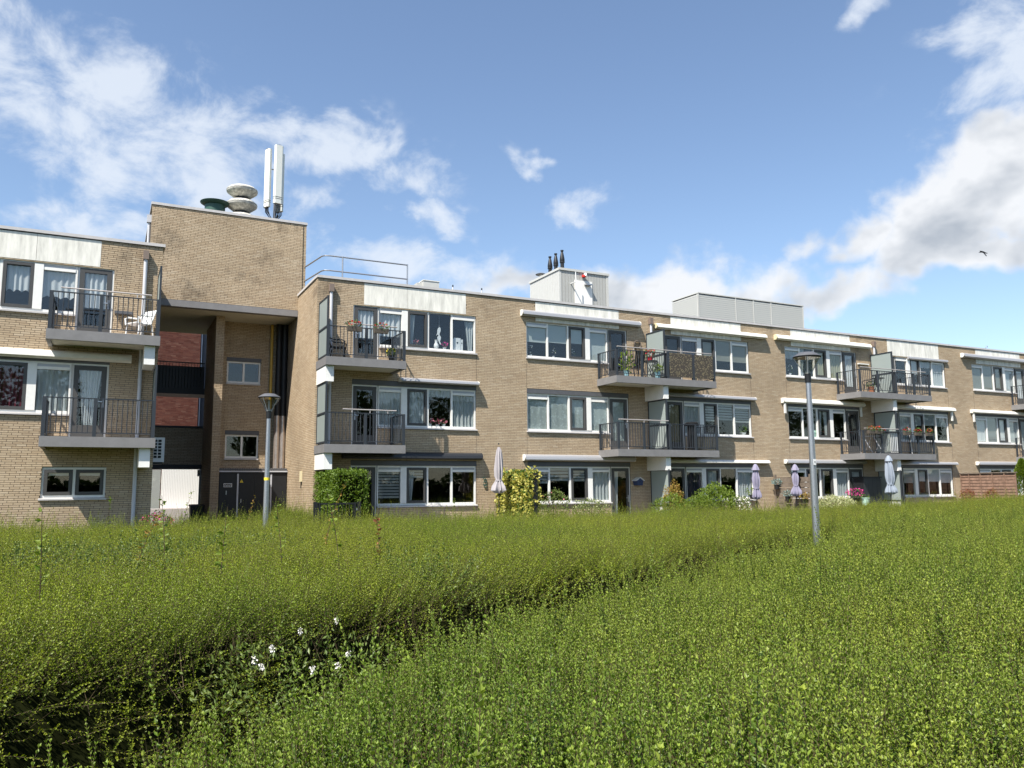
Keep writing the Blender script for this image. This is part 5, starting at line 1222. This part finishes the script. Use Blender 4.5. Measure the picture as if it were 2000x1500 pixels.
fine = (s_ > 0) & (PX < 26+rng.normal(0, 2, n)) | (PY > 16+rng.normal(0, 1.2, n))
IX = np.where(fine, 6+rng.integers(0, 5, n), rng.integers(0, 6, n)).astype(np.int32)
weed = (rng.random(n) < .55*np.clip((vnoise(PX, PY, .55, 9)-.45)*4, 0, 1)) & (PX < 3.2) & (PY > 4.6) & (PY < 15) & (s_ > 0)
IX = np.where(weed, 11+rng.integers(0, 3, n), IX).astype(np.int32)
IX = np.where((rng.random(n) < .09) & ~fine, 14+rng.integers(0, 3, n), IX).astype(np.int32)
# lean outwards over the gap
lean_a = vnoise(PX, PY, .35, 11)*9.0; lf = np.where(fine, .30, .10)
TX = np.clip(-HX*np.where(fine, .6, .35), -.8, .8)+rng.normal(0, .11, n)+lf*np.cos(lean_a); TY = np.clip(-HY*np.where(fine, .6, .35), -.8, .8)+rng.normal(0, .11, n)+lf*np.sin(lean_a)
ROT = np.zeros((n, 3), np.float32)
for i in range(n):
    nrm = Vector((TX[i], TY[i], 1)).normalized(); q = Vector((0, 0, 1)).rotation_difference(nrm) @ Matrix.Rotation(rng.random()*2*PI, 3, 'Z').to_quaternion(); ROT[i] = q.to_euler()
# inner mass just below the leaves, its near-black colour standing for shade
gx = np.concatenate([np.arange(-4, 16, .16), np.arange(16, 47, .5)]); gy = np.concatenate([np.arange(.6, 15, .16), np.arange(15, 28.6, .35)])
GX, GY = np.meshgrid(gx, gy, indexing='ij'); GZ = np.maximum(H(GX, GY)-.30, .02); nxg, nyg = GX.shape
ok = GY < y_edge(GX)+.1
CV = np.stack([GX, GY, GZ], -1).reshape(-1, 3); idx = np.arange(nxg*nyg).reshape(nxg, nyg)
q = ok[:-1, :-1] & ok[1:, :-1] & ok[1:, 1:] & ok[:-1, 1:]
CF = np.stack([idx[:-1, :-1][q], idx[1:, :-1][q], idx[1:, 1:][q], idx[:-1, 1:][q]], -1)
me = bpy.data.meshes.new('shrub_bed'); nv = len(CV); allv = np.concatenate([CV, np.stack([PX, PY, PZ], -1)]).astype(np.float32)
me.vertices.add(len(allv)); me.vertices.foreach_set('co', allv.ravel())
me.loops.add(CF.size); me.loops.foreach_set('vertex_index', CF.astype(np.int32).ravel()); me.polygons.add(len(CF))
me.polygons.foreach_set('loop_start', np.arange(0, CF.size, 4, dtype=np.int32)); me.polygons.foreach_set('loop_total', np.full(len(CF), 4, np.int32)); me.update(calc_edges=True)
me.materials.append(MATS['shrub_core_shade'])
def attr(name, typ, vals, key):
    a = me.attributes.new(name, typ, 'POINT'); a.data.foreach_set(key, vals)
attr('is_tuft', 'BOOLEAN', np.concatenate([np.zeros(nv, bool), np.ones(n, bool)]), 'value')
attr('tuft_rot', 'FLOAT_VECTOR', np.concatenate([np.zeros((nv, 3), np.float32), ROT]).ravel(), 'vector')
attr('tuft_scale', 'FLOAT', np.concatenate([np.zeros(nv), SC]).astype(np.float32), 'value')
attr('tuft_kind', 'INT', np.concatenate([np.zeros(nv, np.int32), IX]), 'value')
bed = bpy.data.objects.new('shrub_bed', me); C.objects.link(bed); struct(bed, 'stuff')
tag(bed, 'wide dense bed of low small-leaved green shrubs filling the foreground', 'shrubs')
ng = bpy.data.node_groups.new('scatter_tufts', 'GeometryNodeTree')
ng.interface.new_socket('Geometry', in_out='INPUT', socket_type='NodeSocketGeometry'); ng.interface.new_socket('Geometry', in_out='OUTPUT', socket_type='NodeSocketGeometry')
gi = ng.nodes.new('NodeGroupInput'); go = ng.nodes.new('NodeGroupOutput'); ci = ng.nodes.new('GeometryNodeCollectionInfo'); ci.inputs[0].default_value = tuft_col; ci.inputs['Separate Children'].default_value = True; ci.inputs['Reset Children'].default_value = True
ip = ng.nodes.new('GeometryNodeInstanceOnPoints'); jg = ng.nodes.new('GeometryNodeJoinGeometry')
def named(nm, typ):
    nd = ng.nodes.new('GeometryNodeInputNamedAttribute'); nd.data_type = typ; nd.inputs[0].default_value = nm; return nd.outputs[0]
ng.links.new(gi.outputs[0], ip.inputs['Points']); ng.links.new(named('is_tuft', 'BOOLEAN'), ip.inputs['Selection']); ng.links.new(ci.outputs[0], ip.inputs['Instance']); ip.inputs['Pick Instance'].default_value = True
ng.links.new(named('tuft_kind', 'INT'), ip.inputs['Instance Index'])
e2r = ng.nodes.new('FunctionNodeEulerToRotation'); ng.links.new(named('tuft_rot', 'FLOAT_VECTOR'), e2r.inputs[0]); ng.links.new(e2r.outputs[0], ip.inputs['Rotation'])
ng.links.new(named('tuft_scale', 'FLOAT'), ip.inputs['Scale'])
ng.links.new(gi.outputs[0], jg.inputs[0]); ng.links.new(ip.outputs[0], jg.inputs[0]); ng.links.new(jg.outputs[0], go.inputs[0])
md = bed.modifiers.new('scatter', 'NODES'); md.node_group = ng
print('tufts', n)

# wild plants growing through the bed
def stem_plant(x, y, h, label, leaf, size, nl=34, lean=(0, 0), curl=0, red=False):
    z = float(H(np.array([x]), np.array([y]))[0])-.25
    t = thing('wild_stem', label, 'weed', (x, y, z), 'wild stems poking out of the shrub bed')
    pts = [(x+lean[0]*s*s*h, y+lean[1]*s*s*h, z+s*(h+.25)) for s in (0, .2, .4, .6, .8, 1)]
    tube('stem', 'stem_brown', t, pts, [.007, .006, .005, .004, .003, .0015], 5)
    s = rng.uniform(.25, 1, nl); P = np.stack([x+lean[0]*s*s*h, y+lean[1]*s*s*h, z+s*(h+.25)], 1); a = rng.random(nl)*2*PI
    leaf_cloud('leaves', leaf, t, P, np.stack([np.cos(a), np.sin(a), np.full(nl, .4)], 1), size, .3, .6)
spots = [(.55, 8.2, .75, 0), (.92, 7.3, .62, 0), (1.55, 7.9, .70, 0), (2.2, 8.3, .72, 0), (.35, 9.6, .55, 1), (-.35, 6.6, .62, 0), (2.75, 11.2, .9, 1), (1.25, 15.5, .9, 0), (.15, 22.2, .85, 0), (3.2, 20.8, .85, 1), (3.0, 9.5, .5, 2), (8.8, 21.0, .75, 0)]
labs = ['thin dark wild stem, tallest in the left foreground', 'leafy wild stem just right of the tallest dark stem', 'upright wild stem below the black cupboard doors', 'wild stem with pale leaves below the left lamp', 'reddish wild stem in the left part of the bed', 'pale leafy shoot at the left picture edge', 'bent yellowing shoot crossing before the left lamp post', 'thin wild stem under the left downpipe', 'broad-leaved shoot before the left brick wall', 'yellowing leafy stem at the foot of the left lamp', 'reddish shoot near the white flowers', 'single pale shoot before the dark ground-floor windows']
for (x, y, h, k), lab in zip(spots, labs): stem_plant(x, y, h, lab, ['bush_leaf', 'orange_leaf', 'rusty_leaf'][k], .05, 36, (rng.normal(0, .12)+(.35 if k == 1 else 0), rng.normal(0, .1)))
pv = plant('privet_shrub', 'darker privet bush with small white flower heads beside the gap', 'privet', (1.1, 4.9, 0))
P, v = blob_pts(1100, (1.15, 5.2, .45), (.75, .5, .28), .5); leaf_cloud('foliage', 'privet_leaf', pv, P, v*.5+np.array([0, 0, .6]), .036, .6, .40)
for (x, y, z) in ((.93, 4.98, .68), (.80, 4.80, .66), (.83, 4.72, .64), (1.08, 4.62, .62), (1.31, 4.72, .66), (1.42, 5.42, .74), (1.15, 5.25, .72), (1.25, 4.72, .60)):
    P, v = blob_pts(40, (x, y, z), (.013, .013, .024), .3); leaf_cloud('flower_head', 'petal_white', pv, P, v, .010, .7, .9)
